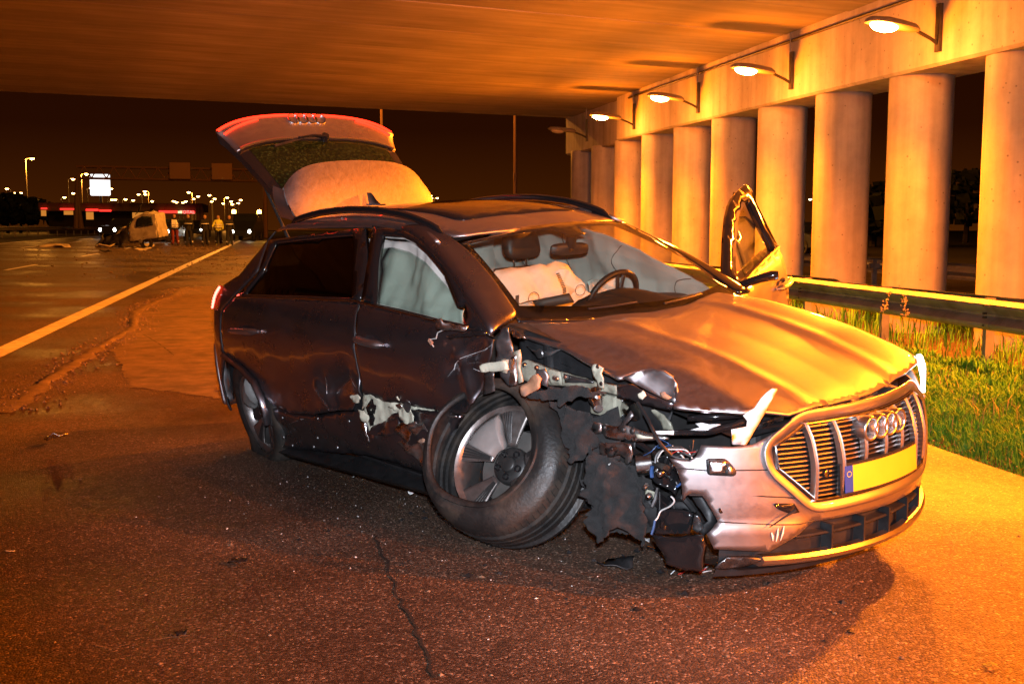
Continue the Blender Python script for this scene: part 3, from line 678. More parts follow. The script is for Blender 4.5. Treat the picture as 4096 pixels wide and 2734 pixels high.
m = MB(); pts = [SR(x, z, .012, 0) for x, z in densify(ap, .04, False)]; m.tube(pts, .032, 8, flat=.45); m.build('arch_trim', 'car_paint_dirty', car, smoothf=True)
m = MB(); pts = [SR(x, z, -.06, 0) for x, z in densify(ap, .05, False)]; m.tube(pts, .06, 8, flat=.5); m.build('arch_liner', 'black_felt', car, smoothf=True)
tl = [(-2.165,0.952), (-2.173,1.013), (-2.169,1.083), (-2.143,1.112), (-2.056,1.112), (-2.025,1.058), (-2.069,0.988), (-2.129,0.953)]
tlo = part('tail_light', tl, lambda x, z: quarter(x, z)+V((0,-.008,0)), 'red_dark', car, h=.03, thick=.012)
for i, p in enumerate([(-2.145,0.968), (-2.138,0.989), (-2.132,1.008), (-2.130,1.027), (-2.123,1.045), (-2.112,1.063), (-2.098,1.080), (-2.088,1.095)]):
    m = MB(); m.box(quarter(*p)+V((0,-.012,0)), (.032,.010,.016), Matrix.Rotation(-.5, 3, 'Y')); m.build('light_segment', 'red_led', tlo, bevel=.002)
# ---- rear end
def rearx(y, z): return -2.30+.12*(abs(y)/.85)**3 - .04*gauss(((z-.55)/.2)**2)
part('rear_bumper', rounded([(-.84,.26),(.84,.26),(.88,.72),(-.88,.72)], .05), lambda y, z: V((rearx(y, z), y, z)), 'car_paint', car, h=.10, thick=.02)
part('boot_sill', [(-.66,.72),(.66,.72),(.66,.80),(-.66,.80)], lambda y, z: V((-2.22, y, z)), 'black_plastic', car, h=.2, thick=.04)
m = MB(); m.box((-1.85,0,1.0), (.03,1.3,.46)); m.build('boot_liner', 'black_felt', car)
# ---- side windows, right
rw_o = [(-1.655,1.421), (-1.256,1.461), (-0.575,1.525), (-0.437,1.402), (-0.326,1.283), (-0.295,1.146), (-0.961,1.115), (-1.761,1.066), (-1.588,1.234)]
rw_i = [(-1.542,1.407), (-1.191,1.440), (-0.654,1.483), (-0.536,1.368), (-0.372,1.155), (-0.971,1.126), (-1.648,1.087), (-1.533,1.237)]
part('window_frame', rw_o, lambda x, z: SR(x, z, .0, 0), 'gloss_black', rdo, holes=[rw_i], h=.05, hb=.03, thick=.03)
part('window_glass', rw_o, lambda x, z: SR(x, z, -.016, 0), 'privacy_glass', rdo, h=.08, thick=.004)
m = MB(); m.tube([SR(x, z, .006, 0) for x, z in [(-1.773,1.061), (-0.958,1.112), (-0.289,1.143)]], .008, 6); m.build('belt_trim', 'chrome_dark', rdo, smoothf=True)
fw_o = [(-0.509,1.538), (-0.197,1.521), (-0.031,1.495), (0.129,1.451), (0.395,1.353), (0.637,1.208), (0.826,1.122), (0.902,1.081), (0.721,1.089), (0.458,1.110), (0.116,1.127), (-0.266,1.144), (-0.383,1.374)]
fw_i = [(-0.367,1.492), (-0.164,1.490), (-0.012,1.461), (0.140,1.413), (0.373,1.320), (0.579,1.182), (0.630,1.203), (0.697,1.110), (0.451,1.118), (0.111,1.136), (-0.128,1.143), (-0.300,1.378)]
part('window_frame', fw_o, lambda x, z: SR(x, z, .002, 0), 'gloss_black', fdo, holes=[fw_i], h=.05, hb=.03, thick=.035)
gl_o = [(-0.128,1.143), (-0.327,1.418), (-0.220,1.428), (-0.044,1.412), (0.138,1.369), (0.280,1.315), (0.665,1.162), (0.703,1.108), (0.453,1.115), (0.111,1.133)]
part('window_glass', gl_o, lambda x, z: SR(x, z, -.018, 0), 'door_glass', fdo, h=.08, thick=.004)
m = MB(); m.tube([SR(x, z, .012, 0) for x, z in [(-0.270,1.141), (0.119,1.125), (0.460,1.107)]], .008, 6); m.build('belt_trim', 'chrome_dark', fdo, smoothf=True)
# handles: a grip over a cupped recess
def handle(a, b, nrm, parent, m_='car_paint', cup=True):
    a, b, nrm = V(a), V(b), V(nrm).normalized(); mm = MB(); n = 10
    pts = [a.lerp(b, t/n)+nrm*(.012+.032*sin(pi*min(1, max(0, t/n)))**.6) for t in range(n+1)]
    mm.tube(pts, [.012]+[.030]*(n-1)+[.012], 10, flat=.7); o_ = mm.build('door_handle', m_, parent, smoothf=True)
    if cup:
        mm = MB(); c_ = (a+b)/2; L_ = (b-a).length; X_ = (b-a).normalized(); Y_ = nrm.cross(X_)
        vs_ = []; fs_ = []
        for j in range(5):
            r_ = 1-j/4.0*.9
            for k in range(16):
                t = 2*pi*k/16; vs_.append(c_+X_*(.30*L_*r_*cos(t))+Y_*(.038*r_*sin(t))+nrm*(.006-.012*(j/4)))
        for j in range(4):
            for k in range(16): fs_.append((j*16+k, j*16+(k+1) % 16, (j+1)*16+(k+1) % 16, (j+1)*16+k))
        mm.add(vs_, fs_); mm.build('handle_cup', 'car_paint_dirty', o_, smoothf=True)
    return o_
handle((-1.739,-0.949,0.853), (-1.334,-0.961,0.884), (0,-1,0), rdo, 'car_paint'); 
h2 = handle((-0.178,-0.951,0.960), (0.075,-0.952,0.951), (0,-1,0), fdo, 'car_paint')
# ---- roof
RX = [-1.75,-1.5,-1.15,-.8,-.5,-.2,0,.15,.28,.36]; RZ = [1.47,1.528,1.565,1.583,1.583,1.565,1.535,1.503,1.468,1.445]
def zroof(x, y):
    ze = (ip(x-.06, RX, RZ)+2*ip(x, RX, RZ)+ip(x+.06, RX, RZ))/4
    a = min(1.05, abs(y)/.61); z = ze+.062*(1-a**2.4); return z+lift(y, 1.5)
def RF(x, y, off=0): return V((x, y, zroof(x, y)+off))
ro = [(.30,0),(.295,-.3),(.235,-.52),(.20,-.585),(.0,-.598),(-.5,-.605),(-1.2,-.60),(-1.60,-.58),(-1.66,-.3),(-1.68,0),(-1.66,.3),(-1.60,.58),(-1.2,.60),(-.5,.605),(0,.598),(.20,.60),(.24,.52),(.295,.3)]
roof = part('roof', ro, lambda x, y: RF(x, y), 'car_paint', car, h=.06, thick=.012)
part('glass_roof', rounded([(.06,-.43),(.06,.45),(-1.25,.46),(-1.25,-.44)], .10, 5), lambda x, y: RF(x, y, .004), 'gloss_black', roof, h=.09, thick=.004)
for s in (-1, 1):
    cr = [(-1.62,1.484),(-1.55,1.50),(-1.2,1.515),(-.57,1.530),(-.2,1.528),(.0,1.497),(.13,1.458),(.20,1.475),(.1,1.51),(-.1,1.548),(-.5,1.578),(-.8,1.578),(-1.2,1.56),(-1.5,1.522)]
    part('cant_rail', cr, (lambda x, z: SR(x, z, .0, 0)) if s < 0 else (lambda x, z: SL(x, z)), 'car_paint', roof, h=.05, thick=.02, flip=s > 0)
    m = MB(); N_ = 26
    pts = []; rr = []
    for i in range(N_+1):
        t = i/N_; x = -1.50+1.65*t; up = .046*min(1, sin(pi*t)**.35*1.02)
        pts.append(RF(x, s*.615, up-.004)); rr.append(.018 if 0 < i < N_ else .008)
    m.tube(pts, rr, 8, flat=1.2); m.build('roof_rail', 'gloss_black', roof, smoothf=True)
# shark fin
m = MB(); fx = V((-1.457,-0.000,1.635)); base = fx.z-.008
def fin(u, v):
    x = fx.x-.085+.17*u; hgt = .078*smooth((1-u)/.75); wd = .013*(1-v**1.4)*(sin(pi*(u*.9+.05))**.5)
    return x, wd, hgt
for s in (-1, 1):
    m.grid(lambda u, v: (fin(u, v)[0]-.03*v, s*fin(u, v)[1], base+.002+v*fin(u, v)[2]), 12, 5)
m.box((fx.x-.005,0,base), (.17,.045,.010)); m.build('antenna_fin', 'gloss_black', roof, smoothf=True)
# ---- windscreen and pillars
WBR, WBL, WTR, WTL = V((.82,-.70,1.15)), V((.97,.755,1.15)), V((.215,-.580,1.470)), V((.265,.622,1.515))
def WS(u, v, off=0):  # u -1..1 (right..left), v 0..1
    t = (u+1)/2; p = WBR.lerp(WBL, t).lerp(WTR.lerp(WTL, t), v); k = 1-u*u
    return p+V((.16*(1-v)+.07*v, 0, -.02*(1-v)+.045*v))*k + V((.045, 0, .075)).normalized()*(.05*sin(pi*v)*(.4+.6*k)+off)
part('windscreen', [(-1,-.06),(1,-.06),(1,1),(-1,1)], lambda u, v: WS(u, v), 'windscreen_glass', car, h=.12, thick=.004)
part('windscreen_border', [(-1.0,-.08),(1.0,-.08),(1.0,1.0),(-1.0,1.0)], lambda u, v: WS(u, v, -.006), 'gloss_black', car, holes=[[(-.93,.10),(-.5,.065),(0,.055),(.5,.065),(.93,.10),(.945,.5),(.935,.93),(.17,.93),(.13,.80),(-.07,.80),(-.11,.93),(-.925,.93),(-.94,.5)]], h=.1, hb=.05, thick=.002)
AO = [V((.905,-.905,1.085)), V((.64,-.835,1.235)), V((0.395,-0.759,1.351)), V((0.131,-0.698,1.449)), V((-.02,-.664,1.50)), V((-.2,-.645,1.53))]
for s in (-1, 1):
    m = MB(); rows = []
    for i in range(6):
        o_ = AO[i].copy(); v = (i-.2)/4.6; inn = WS(-1*1.0, min(1, max(-.05, v)))
        if i == 5: inn = V((.05,-.60,1.535))
        if s > 0:
            o_ = V((o_.x+.06, -o_.y, o_.z+.045)); inn = WS(1.0, min(1, max(-.05, v)))
            if i == 5: inn = V((.05,.60,1.56))
        mid = (o_+inn)/2+V((.010,s*.006,.008)); rows.append([o_+V((-.02,-s*.03,-.02)), o_, o_.lerp(mid, .55)+V((.004,s*.004,.004)), mid, inn.lerp(mid, .5)+V((.003,0,.003)), inn])
    for r_ in rows: m.v += [tuple(p) for p in r_]
    m.f += [(i*6+k, (i+1)*6+k, (i+1)*6+k+1, i*6+k+1) for i in range(5) for k in range(5)]
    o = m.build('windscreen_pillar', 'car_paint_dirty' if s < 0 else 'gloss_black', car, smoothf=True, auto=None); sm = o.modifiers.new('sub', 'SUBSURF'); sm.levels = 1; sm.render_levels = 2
    so = o.modifiers.new('solid', 'SOLIDIFY'); so.thickness = .02
for k, (a, b_) in enumerate((((-.55, .02), (-.15, .035)), ((.05, .02), (.50, .03)))):
    m = MB(); m.tube([WS(a[0], a[1]-.03, .03), WS((a[0]+b_[0])/2, .0, .035), WS(b_[0], b_[1], .02)], .008, 6, flat=.6); m.build('wiper', 'black_plastic', car, smoothf=True)
# scuttle under the windscreen
m = MB(); m.grid(lambda u, v: (.78+.36*v+.14*(1-(2*u-1)**2)*(1-v), -.70+1.42*u, 1.10-.05*v+.03*u-.03*(1-(2*u-1)**2)), 12, 3); m.build('scuttle', 'black_plastic', car, smoothf=True)
mat('bar_metal', (.75,.74,.73), .30, metal=1)
mat('slat_metal', (.09,.08,.075), .32, metal=.8, var=.1)
# ---- bonnet, buckled and bent down along its right edge
BD = (1.797,-0.738)
def bonz(x, y):
    z = zb(x, y)
    # buckles in the sheet behind the impact
    z += .010*gauss(((x-1.15)/.20)**2+((y+.30)/.18)**2)*sin(9*(x+y)) + .003*n3((x, y, 0), 2.2) + .002*n3((x, y, 4), 6)*smooth((-y+.1)/.4)
    # feature creases
    for yc in (-.36, .36): z += .006*smooth(1-abs(y-yc*(1.15-.12*x))/.07)*smooth((x-.9)/.3)
    # crushed fold at the front right corner
    z -= .020*gauss(((x-1.42)/.16)**2+((y+.66)/.10)**2) + .012*gauss(((x-1.62)/.12)**2+((y+.58)/.10)**2)
    return z
bo = [(0.779,-0.623), (0.861,-0.681), (0.924,-0.711), (1.016,-0.721), (1.166,-0.728), (1.305,-0.750), (1.442,-0.766), (1.596,-0.786), (1.610,-0.772), (1.619,-0.729), (1.642,-0.686), (1.669,-0.661), (1.711,-0.650), (1.760,-0.658), (1.811,-0.685), (1.859,-0.726), (1.889,-0.758), (1.905,-0.787), (1.947,-0.765), (2.037,-0.704), (2.127,-0.636), (2.219,-0.460), (2.231,-0.201), (2.237,0.089), (2.205,.42), (2.18,.55), (2.10,.68), (1.95,.75), (1.8,.78), (1.5,.80), (1.2,.81), (.98,.79), (.93,.70), (.915,.45), (.905,.2), (.90,0), (.885,-.2), (.85,-.45)]
bon = part('bonnet', bo, lambda x, y: V((x, y, bonz(x, y))), 'car_paint', car, h=.03, hb=.025, thick=.012)
bon['label'] = 'bonnet buckled and folded down along its right edge'
sheet('crushed_fold', [(1.633,-0.800,0.964), (1.674,-0.790,0.989), (1.718,-0.770,1.007), (1.762,-0.760,1.016), (1.805,-0.750,1.012), (1.839,-0.740,0.994), (1.862,-0.735,0.964), (1.873,-0.740,0.924), (1.878,-0.750,0.887), (1.832,-0.770,0.897), (1.768,-0.790,0.922), (1.706,-0.800,0.945)], 'car_paint', bon, .022, .006, 7, .006, 0, 80, .045)
sheet('bonnet_edge', [(1.580,-0.770,0.923), (1.664,-0.780,0.936), (1.736,-0.780,0.918), (1.815,-0.770,0.897), (1.882,-0.755,0.885), (1.856,-0.740,0.854), (1.752,-0.750,0.861), (1.569,-0.760,0.869)], 'car_paint_dirty', bon, .025, .006, 9, .01, .002, 81)
sheet('hinge_tab', [(1.735,-0.810,0.911), (1.764,-0.810,0.930), (1.778,-0.810,0.910), (1.760,-0.810,0.891), (1.742,-0.810,0.895)], 'primer_pale', bon, .012, .006, 16, .004, .002, 82)
sheet('rust_smear', [(1.844,-0.800,0.932), (1.863,-0.795,0.937), (1.897,-0.790,0.918), (1.885,-0.795,0.907), (1.855,-0.800,0.914)], 'rust_scrape', bon, .015, .003, 16, .002, .004, 83)
m = MB(); m.grid(lambda u, v: (1.05+1.05*v, -.62+1.3*u, .93-.18*v), 6, 6); m.build('motor_cover', 'black_plastic', car, smoothf=True)
m = MB(); m.box((1.6,.05,.62), (1.0,1.1,.5), taper=.8); m.build('motor_block', 'alloy_dark', car, bevel=.03)
# ---- front bumper skin
def oct_(k, dz=0):  # grille outline, k = inset
    return [(-.40+k*.3,.815-k),(.405-k*.3,.82-k),(.575-k,.745-k*.2),(.575-k,.66),(.405-k*.4,.49+k),(-.40+k*.4,.49+k),(-.555+k,.645),(-.555+k,.735-k*.2)]
bp_ = [(-0.855,0.691), (-0.807,0.684), (-0.787,0.702), (-0.770,0.745), (-0.684,0.738), (-0.617,0.743), (-0.528,0.781), (-0.413,0.823), (-.30,.845), (0,.852), (.30,.850), (.43,.842), (.60,.800), (.72,.79), (.86,.80), (.90,.62), (.86,.42), (0.538,0.388), (.3,.398), (0,.402), (-0.390,0.412), (-0.457,0.373), (-0.574,0.313), (-0.752,0.331), (-0.774,0.393), (-0.737,0.441), (-0.781,0.549), (-0.816,0.545), (-0.829,0.525), (-0.832,0.597), (-0.843,0.657)]
def FS(y, z):
    off = .014*smooth((.435-z)/.03)*smooth((-y-.40)/.08)*smooth((-y-.35)/.1)   # lower blade
    off -= .006*max(0, 1-abs(z-.545)/.008)*(1 if abs(y) > .42 else 0)
    return FR(y, z, off+.0015*n3((y, z, 0), 9))
bump = part('front_bumper', bp_, FS, 'car_paint', car, holes=[oct_(.004)], h=.022, hb=.016, thick=.008, rim='black_plastic')
bump['label'] = 'front bumper skin torn off at its right end'
rim_ = densify(rounded(oct_(-.016), .05, 5), .025)
m = MB(); m.tube([FR(*p, .003) for p in rim_+rim_[:1]], .027, 10, cap=False, flat=.32, up=(1,0,0)); m.build('grille_surround', 'car_paint', bump, smoothf=True, auto=None)
# grille tunnel, slats, bars
gr = oct_(.006)
part('grille_backing', gr, lambda y, z: FR(y, z, -.055), 'black_plastic', bump, h=.08, thick=.004)
m = MB(); n = len(gr); dg = densify(gr, .05)
for i, p in enumerate(dg): m.v += [tuple(FR(*p, .012)), tuple(FR(*p, -.055))]
m.f += [(2*i, 2*((i+1) % len(dg)), 2*((i+1) % len(dg))+1, 2*i+1) for i in range(len(dg))]
m.build('grille_frame', 'gloss_black', bump)
ch = densify(oct_(.012), .03)
m = MB(); m.tube([FR(*p, .008) for p in ch]+[FR(*ch[0], .008)], .005, 6); m.build('grille_trim', 'chrome_dark', bump, smoothf=True)
def span(z, k=.012):
    xs = []; P = oct_(k)
    for i in range(len(P)):
        a, b = P[i], P[(i+1) % len(P)]
        if (a[1] > z) != (b[1] > z): xs.append(a[0]+(b[0]-a[0])*(z-a[1])/(b[1]-a[1]))
    return min(xs), max(xs)
for i in range(17):
    z = .512+i*.0183; y0, y1 = span(z); m = MB(); n_ = 18
    m.sweep([(-.030,.004),(-.002,-.0035),(.0,-.0005),(-.002,.0045),(-.028,.010)], lambda t: (FR(y0+(y1-y0)*t, z, -.008), (1,0,0), (0,0,1)), n_)
    m.build('grille_slat', 'slat_metal', bump, smoothf=True, auto=30)
for y in (-.395,-.265,-.13,.005,.14,.28,.42):
    z0, z1 = .50, .808
    if -.2 < y < .2: z0 = .632
    if abs(y) > .40: z0 = .52; z1 = .80
    m = MB(); n_ = 12
    m.sweep([(-.02,-.011),(.004,-.011),(.008,-.006),(.004,-.002),(.004,.002),(.008,.006),(.004,.011),(-.02,.011)], lambda t: (FR(y, z0+(z1-z0)*t, .004-.0+.012*sin(pi*t)), (1,0,0), (0,1,0)), n_)
    m.build('grille_bar', 'bar_metal', bump, smoothf=True, auto=35)
# four-ring emblem, front: chrome rings on a deep tubular base
em = None
for i in range(4):
    y = -.102+.068*i; c_ = FR(y, .752, .0)
    mt = Matrix.Translation(c_) @ Matrix.Rotation(pi/2, 4, 'Y') @ Matrix.Rotation(0, 4, 'Z')
    m = MB(); m.lathe([(.052,-.03),(.0525,.030),(.050,.036),(.045,.038),(.0405,.035),(.039,.030),(.0385,-.02)], 40, mt); o = m.build('emblem_ring', 'bar_metal', bump, smoothf=True, auto=60)
m = MB(); m.box(FR(-.0,.752,-.01), (.03,.22,.045)); m.build('emblem_base', 'gloss_black', bump)
m = MB(); m.lathe([(0,.01),(.013,.012),(.018,.004),(.02,-.01)], 16, Matrix.Translation(FR(0,.695,.0)) @ Matrix.Rotation(pi/2, 4, 'Y')); m.build('radar_sensor', 'gloss_black', bump, smoothf=True)
# number plate on its holder
pc = FR(.0, .568, .022)
m = MB(); m.grid(lambda u, v: FR(-.285+.57*u, .505+.128*v, .016), 12, 2); o = m.build('plate_holder', 'black_plastic', bump); s_ = o.modifiers.new('s', 'SOLIDIFY'); s_.thickness = .014; s_.offset = -1
m = MB(); m.grid(lambda u, v: FR(-.225+.487*u, .515+.108*v, .020), 12, 2); o = m.build('number_plate', 'plate_yellow', bump); s_ = o.modifiers.new('s', 'SOLIDIFY'); s_.thickness = .003; s_.offset = 1
m = MB(); m.grid(lambda u, v: FR(-.268+.042*u, .515+.108*v, .020), 2, 2); ob = m.build('plate_band', 'plate_blue', bump); s_ = ob.modifiers.new('s', 'SOLIDIFY'); s_.thickness = .003; s_.offset = 1
for k in range(12):
    a = 2*pi*k/12; m = MB(); m.lathe([(0,.0012),(.0022,.001),(.0024,-.0005)], 5, Matrix.Translation(FR(-.247+.011*cos(a), .59+.011*sin(a), .0238)) @ Matrix.Rotation(pi/2, 4, 'Y')); m.build('plate_star', 'plate_yellow', ob)
for path in ([(-0.811,0.546), (-0.712,0.546), (-0.619,0.541), (-0.524,0.529), (-0.453,0.515)], [(-0.735,0.441), (-0.664,0.433), (-0.564,0.421), (-0.459,0.412), (-0.390,0.415)], [(-0.843,0.655), (-0.766,0.647), (-0.664,0.646), (-0.541,0.641)]):
    m = MB(); m.tube([FS(y, z)+V((.0005,0,0)) for y, z in densify(path, .03, False)], .0028, 5); m.build('panel_gap', 'black_plastic', bump)
# lower intake and lip
m = MB(); m.grid(lambda u, v: FR(-.70+1.5*u, .19+.23*v, -.05), 20, 3); m.build('lower_intake', 'black_plastic', bump)
m = MB(); m.sweep([(-.05,.0),(.0,.0),(.008,.006),(0,.012),(-.05,.016)], lambda t: (FR(-.46+1.05*t, .345, -.01), (1,0,0), (0,0,1)), 20); m.build('intake_slat', 'black_plastic', bump)
for y in (-.30,-.12,.06,.24,.42):
    m = MB(); m.box(FR(y, .325, -.02), (.05,.012,.12)); m.build('intake_rib', 'black_plastic', bump)
lipz = lambda t: .272-.012*sin(pi*t)
def lipf(t): y = -.60+1.36*t; return FR(y, lipz(t)+.035*max(0, t-.55), .008)
m = MB(); m.sweep([(-.08,-.022),(-.01,-.024),(.012,-.010),(.016,.006),(.006,.020),(-.02,.026)], lambda t: (lipf(t), (1,0,0), (0,0,1)), 30); m.build('front_lip', 'lip_paint', bump, smoothf=True, auto=35)
sheet('lip_end', [(2.206,-0.580,0.280), (2.174,-0.631,0.293), (2.117,-0.705,0.296), (2.094,-0.731,0.272), (2.079,-0.739,0.250), (2.105,-0.708,0.243), (2.161,-0.641,0.257)], 'grey_metal', bump, .02, .004, 12, .012)
m = MB(); m.grid(lambda u, v: FR(-.66+1.4*u, .235-.03*v, -.005-.25*v), 16, 2); m.build('undertray', 'black_plastic', bump)
# sensor hole, camera bracket, vents
m = MB(); m.lathe([(0,.002),(.011,.003),(.012,0)], 16, Matrix.Translation(FS(*(-0.731,0.487))) @ Matrix.Rotation(pi/2-.35, 4, 'Y')); m.build('parking_sensor', 'gloss_black', bump, smoothf=True)
m = MB(); m.lathe([(0,.004),(.012,.004),(.016,.002),(.017,-.002)], 16, Matrix.Translation(FR(*(-0.331,0.599), -.002)) @ Matrix.Rotation(pi/2-.1, 4, 'Y')); m.build('parking_sensor', 'chrome_dark', bump, smoothf=True)
sheet('tow_cover', [FS(*p)+V((.003,-.002,0)) for p in [(-0.563,0.506), (-0.553,0.508), (-0.484,0.500), (-0.459,0.462), (-0.500,0.460), (-0.545,0.483)]], 'gloss_black', bump, .02, 0, 1, .006)
sheet('sensor_pocket', [FS(*p)+V((.002,-.002,0)) for p in rounded([(-0.764,0.695), (-0.707,0.694), (-0.678,0.643), (-0.686,0.623), (-0.766,0.630)], .012)], 'black_plastic', bump, .02, 0, 1, .004)
sb = sheet('sensor_bracket', [FS(*p)+V((.012,-.010,0)) for p in [(-0.757,0.689), (-0.710,0.685), (-0.716,0.644), (-0.760,0.640)]], 'torn_metal', bump, .02, .001, 20, .012)
sheet('sensor_window', [FS(*p)+V((.020,-.016,0)) for p in rounded([(-0.751,0.676), (-0.724,0.676), (-0.727,0.651), (-0.754,0.650)], .008)], 'white_plastic', bump, .02, 0, 1, .004)
sheet('sensor_bracket', [FS(*p)+V((.010,-.008,0)) for p in [(-0.704,0.677), (-0.692,0.649), (-0.695,0.635), (-0.708,0.637)]], 'torn_metal', bump, .02, .002, 20, .006)
m = MB(); a_, b_ = V((2.287,-0.501,0.480)), V((2.232,-0.594,0.419)); m.tube([a_, (a_+b_)/2+V((.01,0,.01)), b_], [.006,.004,.002], 5); m.build('plastic_sliver', 'black_plastic', bump)
for p, q in (((2.229,-0.565,0.355), (2.228,-0.574,0.392)), ((2.236,-0.555,0.351), (2.241,-0.550,0.408)), ((2.245,-0.539,0.355), (2.254,-0.529,0.415))):
    m = MB(); m.tube([V(p), V(p).lerp(V(q), .5)+V((.003,0,0)), V(q)], [.002,.006,.002], 4, flat=.2); m.build('scuff', 'white_plastic', bump)
# ---- left headlamp, wing, left side
hl = part('headlamp', [(.56,.800),(.62,.770),(.72,.75),(.85,.73),(.88,.85),(.80,.905),(.66,.94),(.60,.90)], lambda y, z: V((2.185-.56*(y-.62)-.30*max(0, z-.84), y, z)), 'headlamp_white', car, h=.05, thick=.02)
def WL(x, z): return V((x, ws(x, z)+.0, z+lift(.9, z)))
part('front_wing', [(.98,.36),(1.02,.55),(1.12,.72),(1.28,.83),(1.46,.86),(1.65,.82),(1.80,.70),(1.86,.55),(2.0,.55),(2.06,.70),(1.98,.79),(1.8,.87),(1.5,.93),(1.2,.95),(.98,.96)], WL, 'car_paint', car, h=.07, thick=.012, flip=True)
part('wing_top', [(.96,.80),(1.2,.815),(1.5,.805),(1.8,.77),(2.03,.70),(1.99,.86),(1.75,.885),(1.5,.90),(1.2,.915),(.96,.915)], lambda x, y: V((x, y, zb(x, .78)-.045-3.0*max(0, y-.79)**2)), 'car_paint', car, h=.05, thick=.01)
rdl = [(-1.78,1.06),(-.96,1.11),(-.30,1.14),(-.24,.98),(-.20,.75),(-.22,.42),(-1.06,.40),(-1.29,.41),(-1.45,.55),(-1.61,.615),(-1.81,.65),(-1.96,.69),(-1.98,.83),(-1.97,.94)]
ld_ = part('rear_door', rdl, lambda x, z: SL(x, z), 'car_paint', car, h=.07, thick=.02, flip=True)
part('window_glass', rw_o, lambda x, z: SL(x, z, -.012), 'privacy_glass', ld_, h=.09, thick=.004)
part('window_frame', rw_o, lambda x, z: SL(x, z), 'gloss_black', ld_, holes=[rw_i], h=.06, hb=.04, thick=.03, flip=True)
part('sill', [(-1.4,.2),(.95,.26),(.95,.40),(-1.25,.38)], lambda x, z: SL(x, z, -.02), 'car_paint', car, h=.08, thick=.03, flip=True)
part('rear_quarter', qp, lambda x, z: V((x, -quarter(x, z).y, z)), 'car_paint', car, h=.08, hb=.05, thick=.012, flip=True)
part('tail_light', tl, lambda x, z: V((x, -quarter(x, z).y+.008, z)), 'red_dark', car, h=.05, thick=.012, flip=True)
# ---- left front door, swung open on its front hinge
HX, HY = .86, .93
fdl = [(-.29,1.14),(.12,1.125),(.46,1.107),(.72,1.087),(.90,1.07),(.88,.92),(.82,.72),(.80,.42),(-.20,.42),(-.17,.68),(-.20,.80),(-.235,.93),(-.23,.99)]
def LD(x, z, off=0): p = SL(x, z, off); return V((p.x-HX, p.y-HY, p.z-.035))
ldo = part('front_door', fdl, lambda x, z: LD(x, z), 'car_paint', car, h=.06, hb=.03, thick=.012, flip=True)
ldo.location = (HX, HY, 0); ldo.rotation_euler = (0, radians(8), radians(-69)); ldo['label'] = 'driver side front door standing wide open'
part('door_trim', [(x*.98+.005, z) for x, z in fdl], lambda x, z: LD(x, z, -.09), 'leather', ldo, h=.1, thick=.01)
m = MB(); dd = densify(fdl, .06)
for p in dd: m.v += [tuple(LD(*p, -.006)), tuple(LD(*p, -.09))]
m.f += [(2*i, 2*((i+1) % len(dd)), 2*((i+1) % len(dd))+1, 2*i+1) for i in range(len(dd))]; m.build('door_edge', 'black_plastic', ldo)
lf_o = [(-.29,1.142),(-.315,1.28),(-.36,1.40),(-.43,1.50),(-.40,1.535),(-.18,1.52),(.0,1.485),(.16,1.435),(.40,1.335),(.62,1.225),(.80,1.125),(.86,1.075),(.72,1.088),(.46,1.108),(.12,1.126)]
lf_i = [(-.205,1.145),(-.225,1.28),(-.26,1.38),(-.30,1.445),(-.17,1.445),(-.01,1.415),(.13,1.37),(.34,1.28),(.50,1.20),(.58,1.135),(.46,1.125),(.12,1.143)]
part('window_frame', lf_o, lambda x, z: LD(x, z, .003), 'gloss_black', ldo, holes=[lf_i], h=.05, hb=.03, thick=.045, flip=True)
part('window_glass', [(-.20,1.14),(-.20,1.30),(-.10,1.375),(.05,1.40),(.18,1.375),(.30,1.30),(.40,1.18),(.44,1.10),(.12,1.125)], lambda x, z: LD(x, z, -.016), 'door_glass', ldo, h=.08, thick=.004)
m = MB(); m.tube([LD(-.29,1.142,.004), LD(-.08,1.135,.004), LD(.12,1.128,.004), LD(.30,1.119,.004), LD(.46,1.110,.004), LD(.60,1.10,.004), LD(.72,1.090,.004)], .011, 6); m.build('belt_trim', 'chrome_dark', ldo, smoothf=True)
handle(LD(-.20,.955), LD(.06,.95), (0,1,0), ldo, 'car_paint')
# slim camera arm in place of a wing mirror
m = MB(); a_ = LD(.60,1.10,.0)
pts = [a_+V((0,-.01,0)), a_+V((-.005,.06,.03)), a_+V((-.02,.12,.05)), a_+V((-.03,.18,.062)), a_+V((-.04,.215,.065))]
m.tube(pts, [.030,.026,.028,.034,.026], 12, flat=.75); mo = m.build('mirror_arm', 'gloss_black', ldo, smoothf=True)
m = MB(); m.tube([p+V((.008,0,-.024)) for p in pts], .006, 6); m.build('mirror_trim', 'chrome', mo, smoothf=True)
part('mirror_corner', [(.55,1.105),(.72,1.09),(.60,1.20)], lambda x, z: LD(x, z, .008), 'gloss_black', ldo, h=.08, thick=.02, flip=True)
